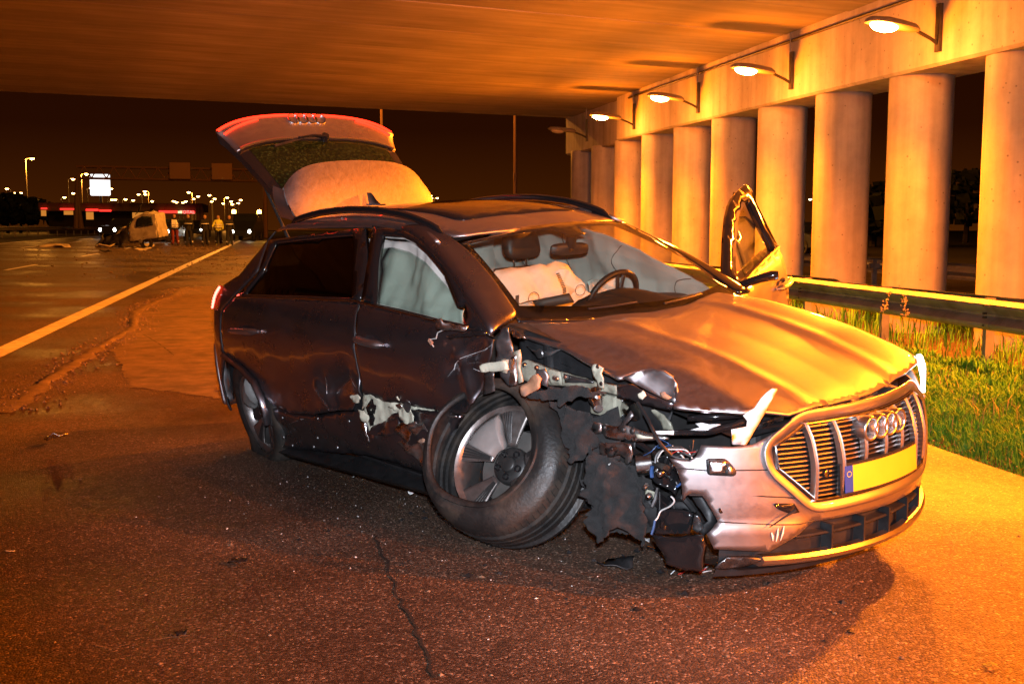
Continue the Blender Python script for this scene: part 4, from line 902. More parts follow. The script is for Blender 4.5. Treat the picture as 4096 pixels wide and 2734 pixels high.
# ---- tailgate, open
TGP = [(-1.66,1.665),(-1.80,1.765),(-2.00,1.93),(-2.18,2.072),(-2.205,2.098),(-2.262,2.152),(-2.312,2.208),(-2.350,2.258),(-2.375,2.268),(-2.42,2.262),(-2.46,2.24),(-2.49,2.21)]
THW = [.54,.57,.605,.635,.645,.665,.69,.72,.70,.64,.58,.52]; TDR = [.05,.06,.07,.085,.09,.10,.11,.125,.13,.12,.10,.08]
def TG(s, u, off=0):  # s station 0..11, u -1..1
    xs = list(range(12)); x = ip(s, xs, [p[0] for p in TGP]); z = ip(s, xs, [p[1] for p in TGP]); hw = ip(s, xs, THW); dr = ip(s, xs, TDR)
    i = min(10, int(s)); d = V((TGP[i+1][0]-TGP[i][0], 0, TGP[i+1][1]-TGP[i][1])).normalized(); nrm = V((d.z, 0, -d.x))
    if nrm.x < 0 and s < 7: nrm = -nrm
    a = abs(u); sag = dr*(.45*a*a+.55*a**5)
    return V((x+.25*sag, u*hw, z-sag))+nrm*off
tg = MB().grid(lambda u, v: TG(3.6+7.4*v, 2*u-1), 28, 26).build('tailgate', 'car_paint', car, smoothf=True, auto=None)
s_ = tg.modifiers.new('s', 'SOLIDIFY'); s_.thickness = .015; s_.offset = 0
tg['label'] = 'tailgate raised wide open'
for u0 in (-1, 1):
    MB().grid(lambda u, v: TG(3.7*v, u0*(1-.13*u)), 3, 12).build('side_frame', 'gloss_black', tg, smoothf=True, auto=None)
    MB().grid(lambda u, v: TG(10.5*v, u0)+V((-.02*u, -u0*.03*u, -.07*u)), 2, 24).build('inner_edge', 'black_plastic', tg, smoothf=True, auto=None)
MB().grid(lambda u, v: TG(3.0+.75*v, (2*u-1)*.9), 16, 3).build('glass_border', 'gloss_black', tg, smoothf=True, auto=None)
MB().grid(lambda u, v: TG(.0+3.1*v, (2*u-1)*.88, .002), 24, 16).build('rear_window', 'tailgate_glass', tg, smoothf=True, auto=None)
MB().grid(lambda u, v: TG(.2+9.5*v, (2*u-1)*.93)+V((-.03,0,-.085)), 10, 20).build('inner_trim', 'black_plastic', tg, smoothf=True, auto=None) if False else None
MB().grid(lambda u, v: TG(3.6+6.5*v, (2*u-1)*.96)+V((-.02,0,-.07)), 10, 14).build('inner_trim', 'black_plastic', tg, smoothf=True, auto=None)
# rain-beaded lip line above the glass
m = MB(); m.tube([TG(3.75, -.97+1.94*i/24, .012) for i in range(25)], .016, 8, flat=.7); m.build('tailgate_ledge', 'lip_paint', tg, smoothf=True)
# roof spoiler: wedge from the hinge line to a free edge standing proud of the glass
SPR = V((-1.555,0,1.585)); SPT = V((-1.70,0,1.925))
def SP(u, v, under=0):
    a = abs(u); hw = .545-.01*v+.035*sin(pi*v*.8); p = SPR.lerp(SPT, v); sag = (.055*a*a+.13*a**6)*v+.035*a*a*(1-v)
    q = V((p.x, u*hw, p.z-sag*.9)); b_ = .014*sin(pi*v*.9); q += V((.92,0,.40))*b_*(1-.4*a**4)
    if under: q += V((-.10,0,.02))*(1-v)*under + V((-.018,0,-.012))*under
    return q
sp = MB().grid(lambda u, v: SP(2*u-1, v), 30, 12)
sp.grid(lambda u, v: SP(2*u-1, v, 1), 30, 8)
spo = sp.build('roof_spoiler', 'car_paint', tg, smoothf=True, auto=None)
for s in (-1, 1): 
    MB().grid(lambda u, v: SP(s*1.0, v)+V((-.16*u*(1-.5*v), s*.035*u, .03*u-.02)), 4, 8).build('spoiler_side', 'car_paint', spo, smoothf=True, auto=None)
m = MB(); m.tube([SP(-.9+1.8*i/20, 1, .5) for i in range(21)], .006, 6); m.build('spoiler_edge', 'gloss_black', spo, smoothf=True)
# light bar across the tailgate edge
m = MB(); m.tube([TG(7.15, -.985+1.97*i/40, .006) for i in range(41)], .013, 8, flat=.8); m.build('light_bar', 'red_light', tg, smoothf=True)
for s in (-1, 1):
    MB().grid(lambda u, v: TG(7.05-(.35+1.55*u)*v, s*(.50+.485*u), .006), 12, 5).build('tail_lamp', 'red_mid', tg, smoothf=True, auto=None)
    m = MB(); m.tube([TG(6.15+.55*(1-i/10), s*(.56+.41*i/10), .012) for i in range(11)], .008, 6); m.build('lamp_tube', 'red_light', tg, smoothf=True)
for i in range(4):
    c_ = TG(6.45, (-.105+.07*i)/.69-.02, .008); d = (TG(7, 0)-TG(6, 0)).normalized(); nrm = V((-d.z, 0, d.x)); nrm = nrm if nrm.z > 0 else -nrm
    m = MB(); m.lathe([(.047,-.006),(.048,.006),(.044,.012),(.039,.010),(.037,-.006)], 32, Matrix.Translation(c_) @ frame(nrm, (0,1,0)).to_4x4()); m.build('emblem_ring', 'chrome', tg, smoothf=True)
# rear wiper
wp = TG(3.5, .07, .03); m = MB(); m.tube([wp, TG(3.25, -.10, .05), TG(2.9, -.30, .055)], [.026,.018,.012], 8, flat=.6); wo = m.build('rear_wiper', 'gloss_black', tg, smoothf=True)
m = MB(); m.tube([TG(3.15, -.22, .03), TG(2.75, -.62, .025)], .008, 6); m.build('wiper_blade', 'black_plastic', wo, smoothf=True)
m = MB(); m.lathe([(0,.02),(.025,.018),(.032,0),(.03,-.03)], 16, Matrix.Translation(wp) @ frame((.6,0,.8)).to_4x4()); m.build('wiper_pivot', 'gloss_black', wo, smoothf=True)
for s in (-1, 1):
    m = MB(); m.tube([(-1.72,s*.52,1.40), TG(2.2, s*.9)+V((-.03,0,-.06))], [.012,.009], 8); m.build('gas_strut', 'dark_steel', tg, smoothf=True)
# ================================================================ wheels
def wheel_parts(root, flat_tyre=False, worn=False):
    """local z = outward axis of the wheel"""
    rub = 'rubber_worn' if worn else 'rubber'
    if not flat_tyre:
        prof = [(.262,-.115),(.285,-.128),(.325,-.130),(.352,-.122),(.370,-.100),(.376,-.05),(.377,0),(.376,.05),(.370,.100),(.352,.122),(.325,.130),(.285,.128),(.262,.115)]
        m = MB(); m.lathe(prof, 64); ty = m.build('tyre', rub, root, smoothf=True, auto=None)
    else:
        # burst tyre: bead off the rim, sidewall gaping towards one side and bulging where it meets the road
        m = MB(); vs_ = []; n = 112
        base = [(.262,-.110),(.285,-.128),(.325,-.130),(.352,-.122),(.368,-.105),(.373,-.090),(.3735,-.086),(.362,-.083),(.362,-.077),(.3745,-.074),(.376,-.045),(.364,-.042),(.364,-.035),(.3765,-.032),(.377,0),(.365,.003),(.365,.010),(.377,.013),(.376,.045),(.364,.048),(.364,.055),(.3745,.058),(.368,.098),(.360,.112),(.352,.120),(.350,.124),(.338,.130),(.336,.134),(.318,.138),(.300,.137),(.298,.141),(.284,.136),(.272,.124),(.266,.112)]
        NP = len(base)
        def deform(r, z, t, q):
            low = max(0, cos(t-radians(275)))**3; out = smooth((q-.45)/.55); bead = smooth((q-.85)/.15); mid = smooth(q/.35)
            wob = 1+.10*sin(2*t+.6)+.05*sin(5*t)
            rr = r - .010*low*(1-bead) + .004*sin(t*5+1)*out; zz = z + .035*out*wob + .020*out*cos(t-radians(150)) + .012*bead
            return (rr*cos(t)-.050*mid-.058*out**1.3*wob, rr*sin(t)+.014*mid+.050*out**1.3, zz)
        for k in range(n):
            for i, (r, z) in enumerate(base): vs_.append(deform(r, z, 2*pi*k/n, i/(NP-1)))
        fs_ = [(k*NP+i, ((k+1) % n)*NP+i, ((k+1) % n)*NP+i+1, k*NP+i+1) for k in range(n) for i in range(NP-1)]
        m.add(vs_, fs_); ty = m.build('tyre', rub, root, smoothf=True, auto=38); s_ = ty.modifiers.new('s', 'SOLIDIFY'); s_.thickness = .010; s_.offset = -1
        m = MB()
        for k in range(70):
            t = 2*pi*k/70
            for za, zb_, qa, qb in ((-.103,-.090,.12,.15),(-.072,-.047,.27,.30),(-.030,-.004,.39,.42),(.016,.042,.52,.54),(.060,.100,.64,.67)):
                pa = V(deform(.3775, za, t, qa)); pb = V(deform(.3785, (za+zb_)/2, t+.012, (qa+qb)/2)); pc = V(deform(.377, zb_, t+.03, qb)); m.tube([pa, pb, pc], .0016, 4)
        m.build('tread_sipes', 'crack', ty)['kind'] = 'stuff'
    rim = MB(); rim.lathe([(.268,.116),(.272,.110),(.270,.100),(.252,.092),(.244,.06),(.236,-.04),(.248,-.09),(.266,-.105),(.268,-.112),(.262,-.112),(.244,-.098),(.230,-.04),(.238,.06),(.246,.096),(.262,.112)], 64, None, True)
    ro_ = rim.build('rim', 'alloy', root, smoothf=True, auto=50)
    # five wide blades, each with a bundle of grooves
    for k in range(5):
        a = 2*pi*k/5+.3; R_ = Matrix.Rotation(a, 4, 'Z')
        f = lambda u, v: (lambda r, half: R_ @ V((r, half*(2*v-1), .100-.030*(1-u)**1.5-.004*abs(2*v-1))))(.085+.172*u, .022+.070*u**1.15)
        mm = MB(); mm.grid(f, 10, 8); o_ = mm.build('spoke', 'alloy', ro_, smoothf=True, auto=None); s_ = o_.modifiers.new('s', 'SOLIDIFY'); s_.thickness = .016; s_.offset = -1
        for j in range(4):
            v = .60+.085*j
            mm = MB(); mm.tube([V(f(u, v))+V((0,0,.0005)) for u in (.10,.35,.6,.8,.93)], [.003,.0042,.0048,.005,.003], 5, flat=.5); mm.build('groove', 'alloy_dark', o_)
    hub = MB(); hub.lathe([(0,.078),(.030,.078),(.036,.074),(.040,.062),(.078,.060),(.086,.052),(.09,.03),(.088,-.03)], 32); hb = hub.build('hub', 'alloy_dark', root, smoothf=True, auto=45)
    for k in range(5):
        a = 2*pi*k/5+.3+pi/5; mm = MB(); mm.lathe([(0,.058),(.010,.058),(.013,.072),(.016,.072),(.017,.05)], 12, Matrix.Translation((.058*cos(a), .058*sin(a), 0))); mm.build('wheel_bolt', 'gloss_black', hb, smoothf=True, auto=40)
    d = MB(); d.lathe([(.05,.01),(.175,.012),(.178,.008),(.178,-.012),(.175,-.016),(.05,-.016)], 48); d.build('brake_disc', 'brake', root, smoothf=True, auto=40)
    c_ = MB()
    def cal(u, v):
        t = 1.9+.9*u; r = .115+.085*v; return (r*cos(t), r*sin(t), .045-.02*(2*v-1)**2)
    c_.grid(cal, 10, 4); o_ = c_.build('caliper', 'caliper_white', root, smoothf=True, auto=None); s_ = o_.modifiers.new('s', 'SOLIDIFY'); s_.thickness = .09; s_.offset = -1
    ba = MB(); ba.lathe([(.05,-.03),(.20,-.05),(.21,-.09),(.05,-.10)], 24); ba.build('hub_carrier', 'alloy_dark', root, smoothf=True, auto=40)
def car_wheel(loc, axis, xdir, **k):
    r = empty('wheel', loc, parent=car); r.rotation_euler = frame(axis, xdir).to_euler(); wheel_parts(r, **k); return r
rw_ = car_wheel((-1.655,-.745,.315), (-.10,-1,-.20), (1,0,0)); rw_['label'] = 'rear wheel with flat tyre under the dented arch'
# the flat rear tyre spreads where it meets the road
for ch in rw_.children:
    if ch.name.startswith('tyre'):
        Mw = (Matrix.Translation(CAR_O) @ CAR_R.to_4x4()) @ (Matrix.Translation(rw_.location) @ rw_.rotation_euler.to_matrix().to_4x4()); Mi = Mw.inverted()
        for v_ in ch.data.vertices:
            q_ = Mw @ v_.co
            if q_.z < .10: v_.co.z += .035*smooth((.10-q_.z)/.12)*(1 if v_.co.z > 0 else -1)
            q_ = Mw @ v_.co
            if q_.z < .006: q_.z = .006; v_.co = Mi @ q_
car_wheel((-1.50,.84,.375), (0,1,0), (1,0,0)); car_wheel((1.46,.80,.36), (.15,1,0), (1,0,0))
# torn-off right front wheel, leaning against the wreck
fwh = empty('wheel', (0,0,0), parent=car)
wc_world = V((1.030, 4.78, .388))
# outward axis in camera terms: left, up, towards the camera
cm = cam.rotation_euler.to_matrix(); axw = cm @ V((-.52, .38, .77)); xw = cm @ V((1, 0, .55))
Ci = CAR_R.inverted(); fwh.location = Ci @ (wc_world-CAR_O); fwh.rotation_euler = frame(Ci @ axw, Ci @ xw).to_euler()
wheel_parts(fwh, True, True); fwh['label'] = 'front wheel torn from its mount with burst tyre hanging off the rim'
# ================================================================ cabin
m = MB()
m.grid(lambda u, v: (.28+.62*v+.10*(1-(2*u-1)**2)*v, -.70+1.42*u, 1.035+.035*sin(pi*v)+.04*u+(.07*gauss(((u-.76)/.13)**2+((v-.25)/.4)**2))), 30, 12)
m.grid(lambda u, v: (.28-.08*v, -.70+1.42*u, 1.035+.04*u+(.07*gauss(((u-.76)/.13)**2+(.25/.4)**2))-.4*v), 30, 4)
m.build('dashboard', 'dash', car, smoothf=True, auto=None)
# flipped-up airbag lid
sheet('airbag_lid', [(0.627,-0.420,1.173), (0.751,-0.280,1.208), (0.767,-0.260,1.162), (0.640,-0.400,1.129)], 'dash', car, .05, .002, 9, .012)
def seat(y, lab=None):
    def back(u, v, s=1):
        wd = .25*(1-.18*v**3); k = (2*u-1)
        return V((-.22-.16*v+s*.06*(1-abs(k)**4)*(.6+.4*sin(pi*v)), y+wd*k, .62+.62*v))
    m = MB(); m.grid(lambda u, v: back(u, v, 1), 12, 10); m.grid(lambda u, v: back(u, v, -1), 12, 10); o = m.build('seat', 'leather', car, smoothf=True, auto=None)
    m = MB(); m.grid(lambda u, v: V((-.22+.5*v, y+.26*(2*u-1), .60+.06*v+.03*abs(2*u-1)**3)), 8, 6); m.grid(lambda u, v: V((.28-.02*v, y+.26*(2*u-1), .66-.25*v)), 8, 2); m.build('seat_cushion', 'leather', o, smoothf=True, auto=None)
    m = MB(); c = V((-.36, y, 1.385)); NU, NV_ = 18, 12
    for j in range(NV_+1):
        ph = -pi/2+pi*j/NV_
        for i in range(NU):
            t = 2*pi*i/NU; se = lambda q, e: math.copysign(abs(q)**e, q)
            m.v.append((c.x+.055*se(cos(t), .6)*cos(ph)**.5 - .02*sin(ph), c.y+.135*se(sin(t), .7)*(cos(ph)**.45)*(1-.12*sin(ph)), c.z+.095*se(sin(ph), .8)))
    m.f += [(j*NU+i, j*NU+(i+1) % NU, (j+1)*NU+(i+1) % NU, (j+1)*NU+i) for j in range(NV_) for i in range(NU)]
    m.build('headrest', 'leather', o, smoothf=True, auto=None)
    for s in (-.05,.05):
        m = MB(); m.tube([(-.37,y+s,1.20),(-.365,y+s,1.33)], .006, 8); m.build('headrest_post', 'chrome', o, smoothf=True)
seat(.34); seat(-.38)
m = MB(); m.grid(lambda u, v: V((-1.15-.12*v+.05*sin(pi*v), -.62+1.24*u, .62+.55*v)), 10, 6); m.build('rear_seat', 'leather', car, smoothf=True)
# steering wheel
sc = V((.37,.40,1.085)); sa = V((-.88,0,.42)).normalized(); F3 = frame(sa, (0,1,0))
st = MB(); st.tube([sc+F3 @ V((.185*cos(t), .185*sin(t)*.97, 0)) for t in [2*pi*i/40 for i in range(41)]], .017, 10, cap=False); so_ = st.build('steering_wheel', 'leather', car, smoothf=True)
for t in (0, pi, -pi/2-.15, -pi/2+.15):
    m = MB(); m.tube([sc+F3 @ V((.06*cos(t), .06*sin(t), -.03)), sc+F3 @ V((.178*cos(t), .178*sin(t), 0))], .016, 6, flat=.5); m.build('wheel_spoke', 'black_plastic', so_, smoothf=True)
m = MB(); m.tube([sc-sa*.02, sc-sa*.25], .045, 10); m.build('steering_column', 'black_plastic', so_, smoothf=True)
# airbags
def pillow(name, outline, m_, front, depth, seed, amp=.02):
    """inflated, half collapsed bag: two bulged sheets"""
    return sheet(name, outline, m_, car, .035, amp, 7, .006, 0, seed, depth)
pb = [(0.460,-0.532,1.215), (0.460,-0.519,1.268), (0.460,-0.461,1.298), (0.460,-0.365,1.305), (0.460,-0.260,1.290), (0.460,-0.125,1.295), (0.480,-0.067,1.320), (0.480,0.024,1.299), (0.480,0.087,1.247), (0.500,0.124,1.161), (0.520,0.033,1.150), (0.560,-0.061,1.125), (0.560,-0.225,1.135), (0.600,-0.391,1.129), (0.600,-0.494,1.122), (0.560,-0.535,1.140), (0.500,-0.542,1.170)]
ab = pillow('passenger_airbag', pb, 'airbag', 1, .10, 3, .055)
ab['label'] = 'burst cream passenger airbag slumped over the dashboard'
ab2 = sheet('airbag_back', [V(p)+V((-.10,0,0)) for p in pb], 'airbag', ab, .06, .03, 6, .006, 0, 8, -.06)
for c, r in (((0.600,-0.118,1.204), .035), ((0.620,-0.455,1.195), .035)):
    c = V(c)+V((.06,0,0)); m = MB(); m.tube([c+V((0, r*cos(t), r*.8*sin(t))) for t in [2*pi*i/20 for i in range(21)]], .002, 4); m.build('vent_stitch', 'thread', ab)
for path in ([(0.600,-0.247,1.295), (0.620,-0.243,1.256), (0.630,-0.232,1.221), (0.630,-0.230,1.191)], [(0.620,-0.539,1.208), (0.630,-0.551,1.186), (0.630,-0.549,1.166)]):
    m = MB()
    pts = [V(p)+V((.02,0,0)) for p in path]
    for i in range(len(pts)-1):
        for k in range(4): 
            p = pts[i].lerp(pts[i+1], k/4); m.tube([p, p+V((0,.022,.002))], .003, 4)
    m.build('airbag_print', 'thread', ab)
sheet('driver_airbag', [(0.300,0.286,1.194), (0.300,0.332,1.206), (0.280,0.475,1.183), (0.280,0.554,1.199), (0.280,0.553,1.143), (0.300,0.423,1.093), (0.300,0.331,1.102)], 'airbag', car, .03, .02, 14, .006, 0, 12, .03)
def curtain(s, x0, x1, z1, z0, seed, lab):
    def f(u, v):
        x = x0+(x1-x0)*u; zt = min(z1, ip(x, [-.2,.13,.39,.89], [1.50,1.43,1.32,1.10])-.045); z = zt-(zt-z0)*v; yy = ws(min(x, .9), min(1.5, max(z, 1.12)))-.12-.02*v
        bul = .05*sin(pi*v)*(.6+.4*sin(7*u*pi)) + .030*n3((x, z, seed), 5, seed) + .022*n3((x*2.2, z*.7, seed), 9, seed) + .008*n3((x, z, seed), 22, seed)
        return V((x, s*(yy-bul), z+(lift(.9, z) if s > 0 else 0)))
    m = MB(); m.grid(f, 60, 24); o = m.build('curtain_airbag', 'airbag_grey', car, smoothf=True, auto=None); s_ = o.modifiers.new('s', 'SOLIDIFY'); s_.thickness = .006
    o['label'] = lab
    for k in range(5):
        u0 = .08+.2*k; m = MB()
        pts = [f(min(1, u0+.05*sin(3*t)+(.03*cos(9*t) if t > .7 else 0)), .05+.85*t)+V((0,-s*.010,0)) for t in [i/16 for i in range(17)]]
        m.tube(pts, .0028, 4); m.build('seam', 'thread', o)
    return o
curtain(1, .84, -1.35, 1.47, .98, 2, 'white curtain airbag hanging along the driver side windows')
curtain(-1, .45, -1.35, 1.45, 1.0, 5, 'white curtain airbag hanging along the passenger side windows')
# cloth seen behind the seats
m = MB(); m.grid(lambda u, v: V((-.72+.05*sin(9*u)+.03*n3((u*3, v*3, 1), 2), -.60+1.0*u, 1.05+.40*v)), 20, 10); m.build('airbag_cloth', 'airbag_grey', car, smoothf=True, auto=None)
# rear-view mirror
mc = V((.27,.165,1.385)); Fm = frame((.9,-.25,-.1), (0,0,1))
m = MB()
for j, (r_, zz) in enumerate(((.7,-.012),(1,-.004),(1,.012),(.8,.026))):
    for i in range(20):
        t = 2*pi*i/20; se = lambda q: math.copysign(abs(q)**.55, q)
        m.v.append(tuple(mc+Fm @ V((.036*r_*se(cos(t)), .118*r_*se(sin(t)), zz))))
m.f += [(j*20+i, j*20+(i+1) % 20, (j+1)*20+(i+1) % 20, (j+1)*20+i) for j in range(3) for i in range(20)]+[tuple(range(20))[::-1], tuple(60+i for i in range(20))]
rm = m.build('rear_view_mirror', 'black_plastic', car, smoothf=True, auto=40)
m = MB(); m.tube([mc+V((.01,0,.02)), mc+V((.05,-.02,.085))], .03, 10); m.build('mirror_foot', 'black_plastic', rm, smoothf=True)
m = MB(); m.lathe([(0,.030),(.012,.030),(.016,.026),(.017,.02)], 16, Matrix.Translation(mc) @ Fm.to_4x4()); m.build('mirror_sensor', 'gloss_black', rm, smoothf=True)
m = MB(); m.grid(lambda u, v: RF(.18-1.7*v, -.56+1.12*u, -.045), 8, 8); m.build('headliner', 'dash', car, smoothf=True)
# ================================================================ torn metal along the sill
T = lambda nm, pts, m_, amp=.012, fr=16, th=.003, h=.018, jag=.004, bulge=0, seed=1, par=slo: sheet(nm, pts, m_, par, h, amp, fr, th, jag, seed, bulge, hb=.015)
T('inner_panel', [(-0.199,-0.935,0.678), (-0.150,-0.930,0.663), (-0.066,-0.925,0.645), (0.045,-0.920,0.651), (0.160,-0.920,0.655), (0.290,-0.920,0.656), (0.478,-0.920,0.666), (0.450,-0.910,0.631), (0.214,-0.910,0.601), (0.084,-0.910,0.549), (-0.073,-0.910,0.492), (-0.137,-0.900,0.424), (-0.194,-0.900,0.347), (-0.227,-0.900,0.343), (-0.193,-0.910,0.432), (-0.215,-0.920,0.510)], 'primer_pale', .010, 22, seed=3)
T('torn_strip', [(-0.162,-0.955,0.682), (-0.139,-0.950,0.669), (-0.140,-0.950,0.606), (-0.176,-0.955,0.566)], 'primer', .006, seed=4)
T('torn_strip', [(-0.220,-0.955,0.567), (-0.162,-0.950,0.567), (-0.125,-0.950,0.534), (-0.130,-0.955,0.506), (-0.195,-0.960,0.504), (-0.199,-0.960,0.535)], 'primer_pale', .014, seed=5)
T('torn_strip', [(-0.203,-0.955,0.502), (-0.163,-0.950,0.503), (-0.140,-0.945,0.395), (-0.151,-0.950,0.390), (-0.185,-0.955,0.457)], 'torn_metal', .012, seed=6)
T('torn_scrap', [(-0.287,-0.965,0.630), (-0.204,-0.960,0.651), (-0.172,-0.960,0.638), (-0.215,-0.965,0.601), (-0.264,-0.965,0.595)], 'primer_pale', .012, seed=7)
T('dark_gap', [(-0.119,-0.928,0.637), (-0.080,-0.925,0.643), (-0.092,-0.925,0.582), (-0.118,-0.920,0.538), (-0.167,-0.925,0.542), (-0.178,-0.930,0.581)], 'gloss_black', .006, seed=8)
T('dark_gap', [(-0.190,-0.925,0.539), (-0.146,-0.920,0.545), (-0.111,-0.920,0.531), (-0.130,-0.915,0.487), (-0.171,-0.915,0.468)], 'gloss_black', .006, seed=9)
T('curled_strip', [(0.100,-0.965,0.630), (0.129,-0.970,0.658), (0.202,-0.990,0.700), (0.204,-0.980,0.663), (0.263,-0.975,0.675), (0.311,-0.970,0.645), (0.316,-0.965,0.585), (0.253,-0.965,0.560), (0.189,-0.970,0.569), (0.170,-0.975,0.608)], 'primer_pale', .022, 14, seed=10, bulge=.02)
T('curled_strip', [(0.203,-0.990,0.661), (0.245,-0.985,0.674), (0.260,-0.985,0.658), (0.244,-0.990,0.645)], 'torn_metal', .012, seed=11)
T('curled_strip', [(0.261,-0.985,0.661), (0.328,-1.000,0.709), (0.344,-0.990,0.686), (0.316,-0.980,0.640), (0.289,-0.985,0.643)], 'grey_metal', .012, seed=12)
T('bent_flap', [(-0.122,-0.965,0.444), (-0.086,-0.960,0.496), (0.000,-0.955,0.535), (0.148,-0.960,0.581), (0.178,-0.965,0.562), (0.152,-0.975,0.503), (0.071,-0.975,0.468), (-0.003,-0.970,0.461)], 'car_paint_dirty', .012, 10, seed=13, bulge=.02, jag=.003)
T('curled_metal', [(0.172,-0.985,0.519), (0.191,-0.990,0.550), (0.232,-0.990,0.568), (0.305,-0.995,0.574), (0.365,-0.985,0.595), (0.363,-0.980,0.577), (0.314,-0.985,0.536), (0.275,-0.980,0.462), (0.245,-0.985,0.476), (0.207,-0.985,0.503)], 'torn_metal', .022, 12, seed=14, bulge=.025)
T('curled_metal', [(0.314,-0.985,0.536), (0.366,-0.985,0.568), (0.424,-0.985,0.592), (0.453,-0.980,0.567), (0.463,-0.980,0.536), (0.420,-0.975,0.560), (0.383,-0.980,0.548), (0.343,-0.980,0.515)], 'torn_metal', .02, 14, seed=15, bulge=.02)
T('folded_metal', [(0.156,-0.965,0.448), (0.216,-0.970,0.473), (0.279,-0.965,0.452), (0.366,-0.970,0.498), (0.453,-0.970,0.503), (0.480,-0.965,0.456), (0.408,-0.950,0.332), (0.371,-0.950,0.340), (0.260,-0.955,0.401)], 'torn_metal', .022, 11, seed=16, bulge=.015)
T('folded_metal', [(0.381,-0.985,0.502), (0.433,-0.985,0.526), (0.468,-0.980,0.511), (0.418,-0.985,0.496)], 'rust_scrape', .008, seed=17)
T('cracked_edge', [(0.567,-0.950,0.657), (0.654,-0.945,0.670), (0.672,-0.945,0.667), (0.637,-0.950,0.657)], 'torn_metal', .006, seed=18)
# scrapes and scratches on the doors
def scratch(parent, pts, r=.0016, m_='white_plastic', off=.003):
    m = MB(); m.tube([SR(x, z, off) for x, z in pts], [r*.4]+[r]*(len(pts)-2)+[r*.4], 4, flat=.4); m.build('scratch', m_, parent)
scratch(fdo, [(0.619,0.878), (0.646,0.918), (0.693,0.951), (0.776,0.984), (0.858,1.008), (0.920,1.040)], .0025, off=.007)
scratch(fdo, [(0.597,0.850), (0.623,0.891), (0.669,0.933), (0.741,0.965)], .0015, off=.007); scratch(fdo, [(0.725,0.928), (0.802,0.943), (0.880,0.946)], .0012, off=.007); scratch(fdo, [(0.768,0.909), (0.818,0.903), (0.877,0.905)], .0025, off=.007)
scratch(fdo, [(0.370,0.978), (0.425,0.984), (0.479,0.979)], .0025, 'chrome', off=.008)
scratch(rdo, [(-0.675,0.614), (-0.638,0.574), (-0.581,0.545), (-0.538,0.508)], .005, 'torn_metal', .002); scratch(rdo, [(-0.576,0.695), (-0.590,0.649), (-0.592,0.596)], .003, 'torn_metal', .002); scratch(rdo, [(-0.558,0.601), (-0.446,0.661), (-0.321,0.736)], .002, 'torn_metal', .002); scratch(rdo, [(-0.278,0.749), (-0.233,0.712), (-0.182,0.666)], .003, 'torn_metal', .002)
scratch(rdo, [(-1.116,0.422), (-1.054,0.412), (-0.921,0.427)], .003, 'torn_metal', .002); scratch(slo, [(-1.272,0.405), (-1.222,0.403), (-1.151,0.418)], .003, 'torn_metal', .0); scratch(slo, [(-1.096,0.330), (-1.036,0.353), (-0.977,0.371)], .006, 'torn_metal', .0)
# broken mirror stump on the passenger door
T('mirror_stump', [(0.620,-1.020,1.137), (0.667,-1.020,1.149), (0.673,-1.010,1.132), (0.730,-0.990,1.120), (0.794,-0.960,1.114), (0.783,-0.960,1.097), (0.689,-0.990,1.091), (0.652,-1.000,1.092), (0.628,-1.020,1.092)], 'torn_metal', .016, 20, .008, seed=21, par=fdo)
T('mirror_stump', [(0.644,-0.970,1.055), (0.731,-0.970,1.079), (0.807,-0.960,1.088), (0.914,-0.950,1.104), (0.919,-0.950,1.091), (0.797,-0.960,1.070), (0.669,-0.970,1.049)], 'gloss_black', .006, 12, .012, seed=22, par=fdo)
m = MB(); m.tube([V((0.662,-1.000,1.093)), V((0.595,-0.990,1.070)), V((0.569,-0.980,1.039)), V((0.498,-0.975,1.025)), V((0.538,-0.975,0.995))], .003, 5); m.build('loose_wire', 'wire_white', fdo)
m = MB(); m.box(V((0.520,-0.980,1.018)), (.03,.012,.014), Matrix.Rotation(.6, 3, 'Y')); m.build('loose_plug', 'rust_scrape', fdo)
# ================================================================ bared structure behind the missing wing
W = lambda nm, pts, m_, amp=.008, fr=12, th=.006, h=.025, jag=.002, bulge=0, seed=1, fold=0: sheet(nm, pts, m_, car, h, amp, fr, th, jag, seed, bulge, fold=fold)
W('bay_shield', [(0.751,-0.620,1.025), (0.910,-0.620,1.024), (1.057,-0.620,1.010), (1.186,-0.620,0.989), (1.316,-0.620,0.953), (1.584,-0.620,0.882), (1.726,-0.600,0.823), (1.703,-0.600,0.709), (1.418,-0.600,0.659), (0.993,-0.600,0.664), (0.749,-0.620,0.788)], 'black_plastic', .014, 7, seed=31)
W('bay_shield', [(0.881,-0.680,0.999), (0.967,-0.690,0.991), (1.046,-0.690,0.996), (1.112,-0.680,1.015), (1.128,-0.680,1.012), (1.068,-0.690,0.976), (0.977,-0.690,0.951), (0.955,-0.690,0.971)], 'grey_metal', .006, 14, seed=32)
m = MB(); m.lathe([(0,.006),(.02,.005),(.024,0)], 16, Matrix.Translation(V((1.001,-0.700,0.979))) @ Matrix.Rotation(pi/2, 4, 'X')); m.build('bay_stud', 'grey_metal', car, smoothf=True)
W('wing_rail', [(0.911,-0.740,0.923), (0.961,-0.740,0.951), (1.101,-0.740,0.931), (1.187,-0.740,0.925), (1.302,-0.730,0.915), (1.393,-0.720,0.905), (1.515,-0.700,0.897), (1.514,-0.700,0.866), (1.382,-0.720,0.868), (1.301,-0.730,0.870), (1.197,-0.740,0.863), (1.121,-0.740,0.856), (1.105,-0.745,0.866), (1.010,-0.750,0.850), (0.941,-0.750,0.859)], 'primer', .010, 9, .03, seed=33)
W('wing_rail', [(1.140,-0.765,0.936), (1.215,-0.765,0.929), (1.224,-0.765,0.872), (1.155,-0.765,0.868), (1.128,-0.765,0.897)], 'primer', .006, 14, .01, seed=34)
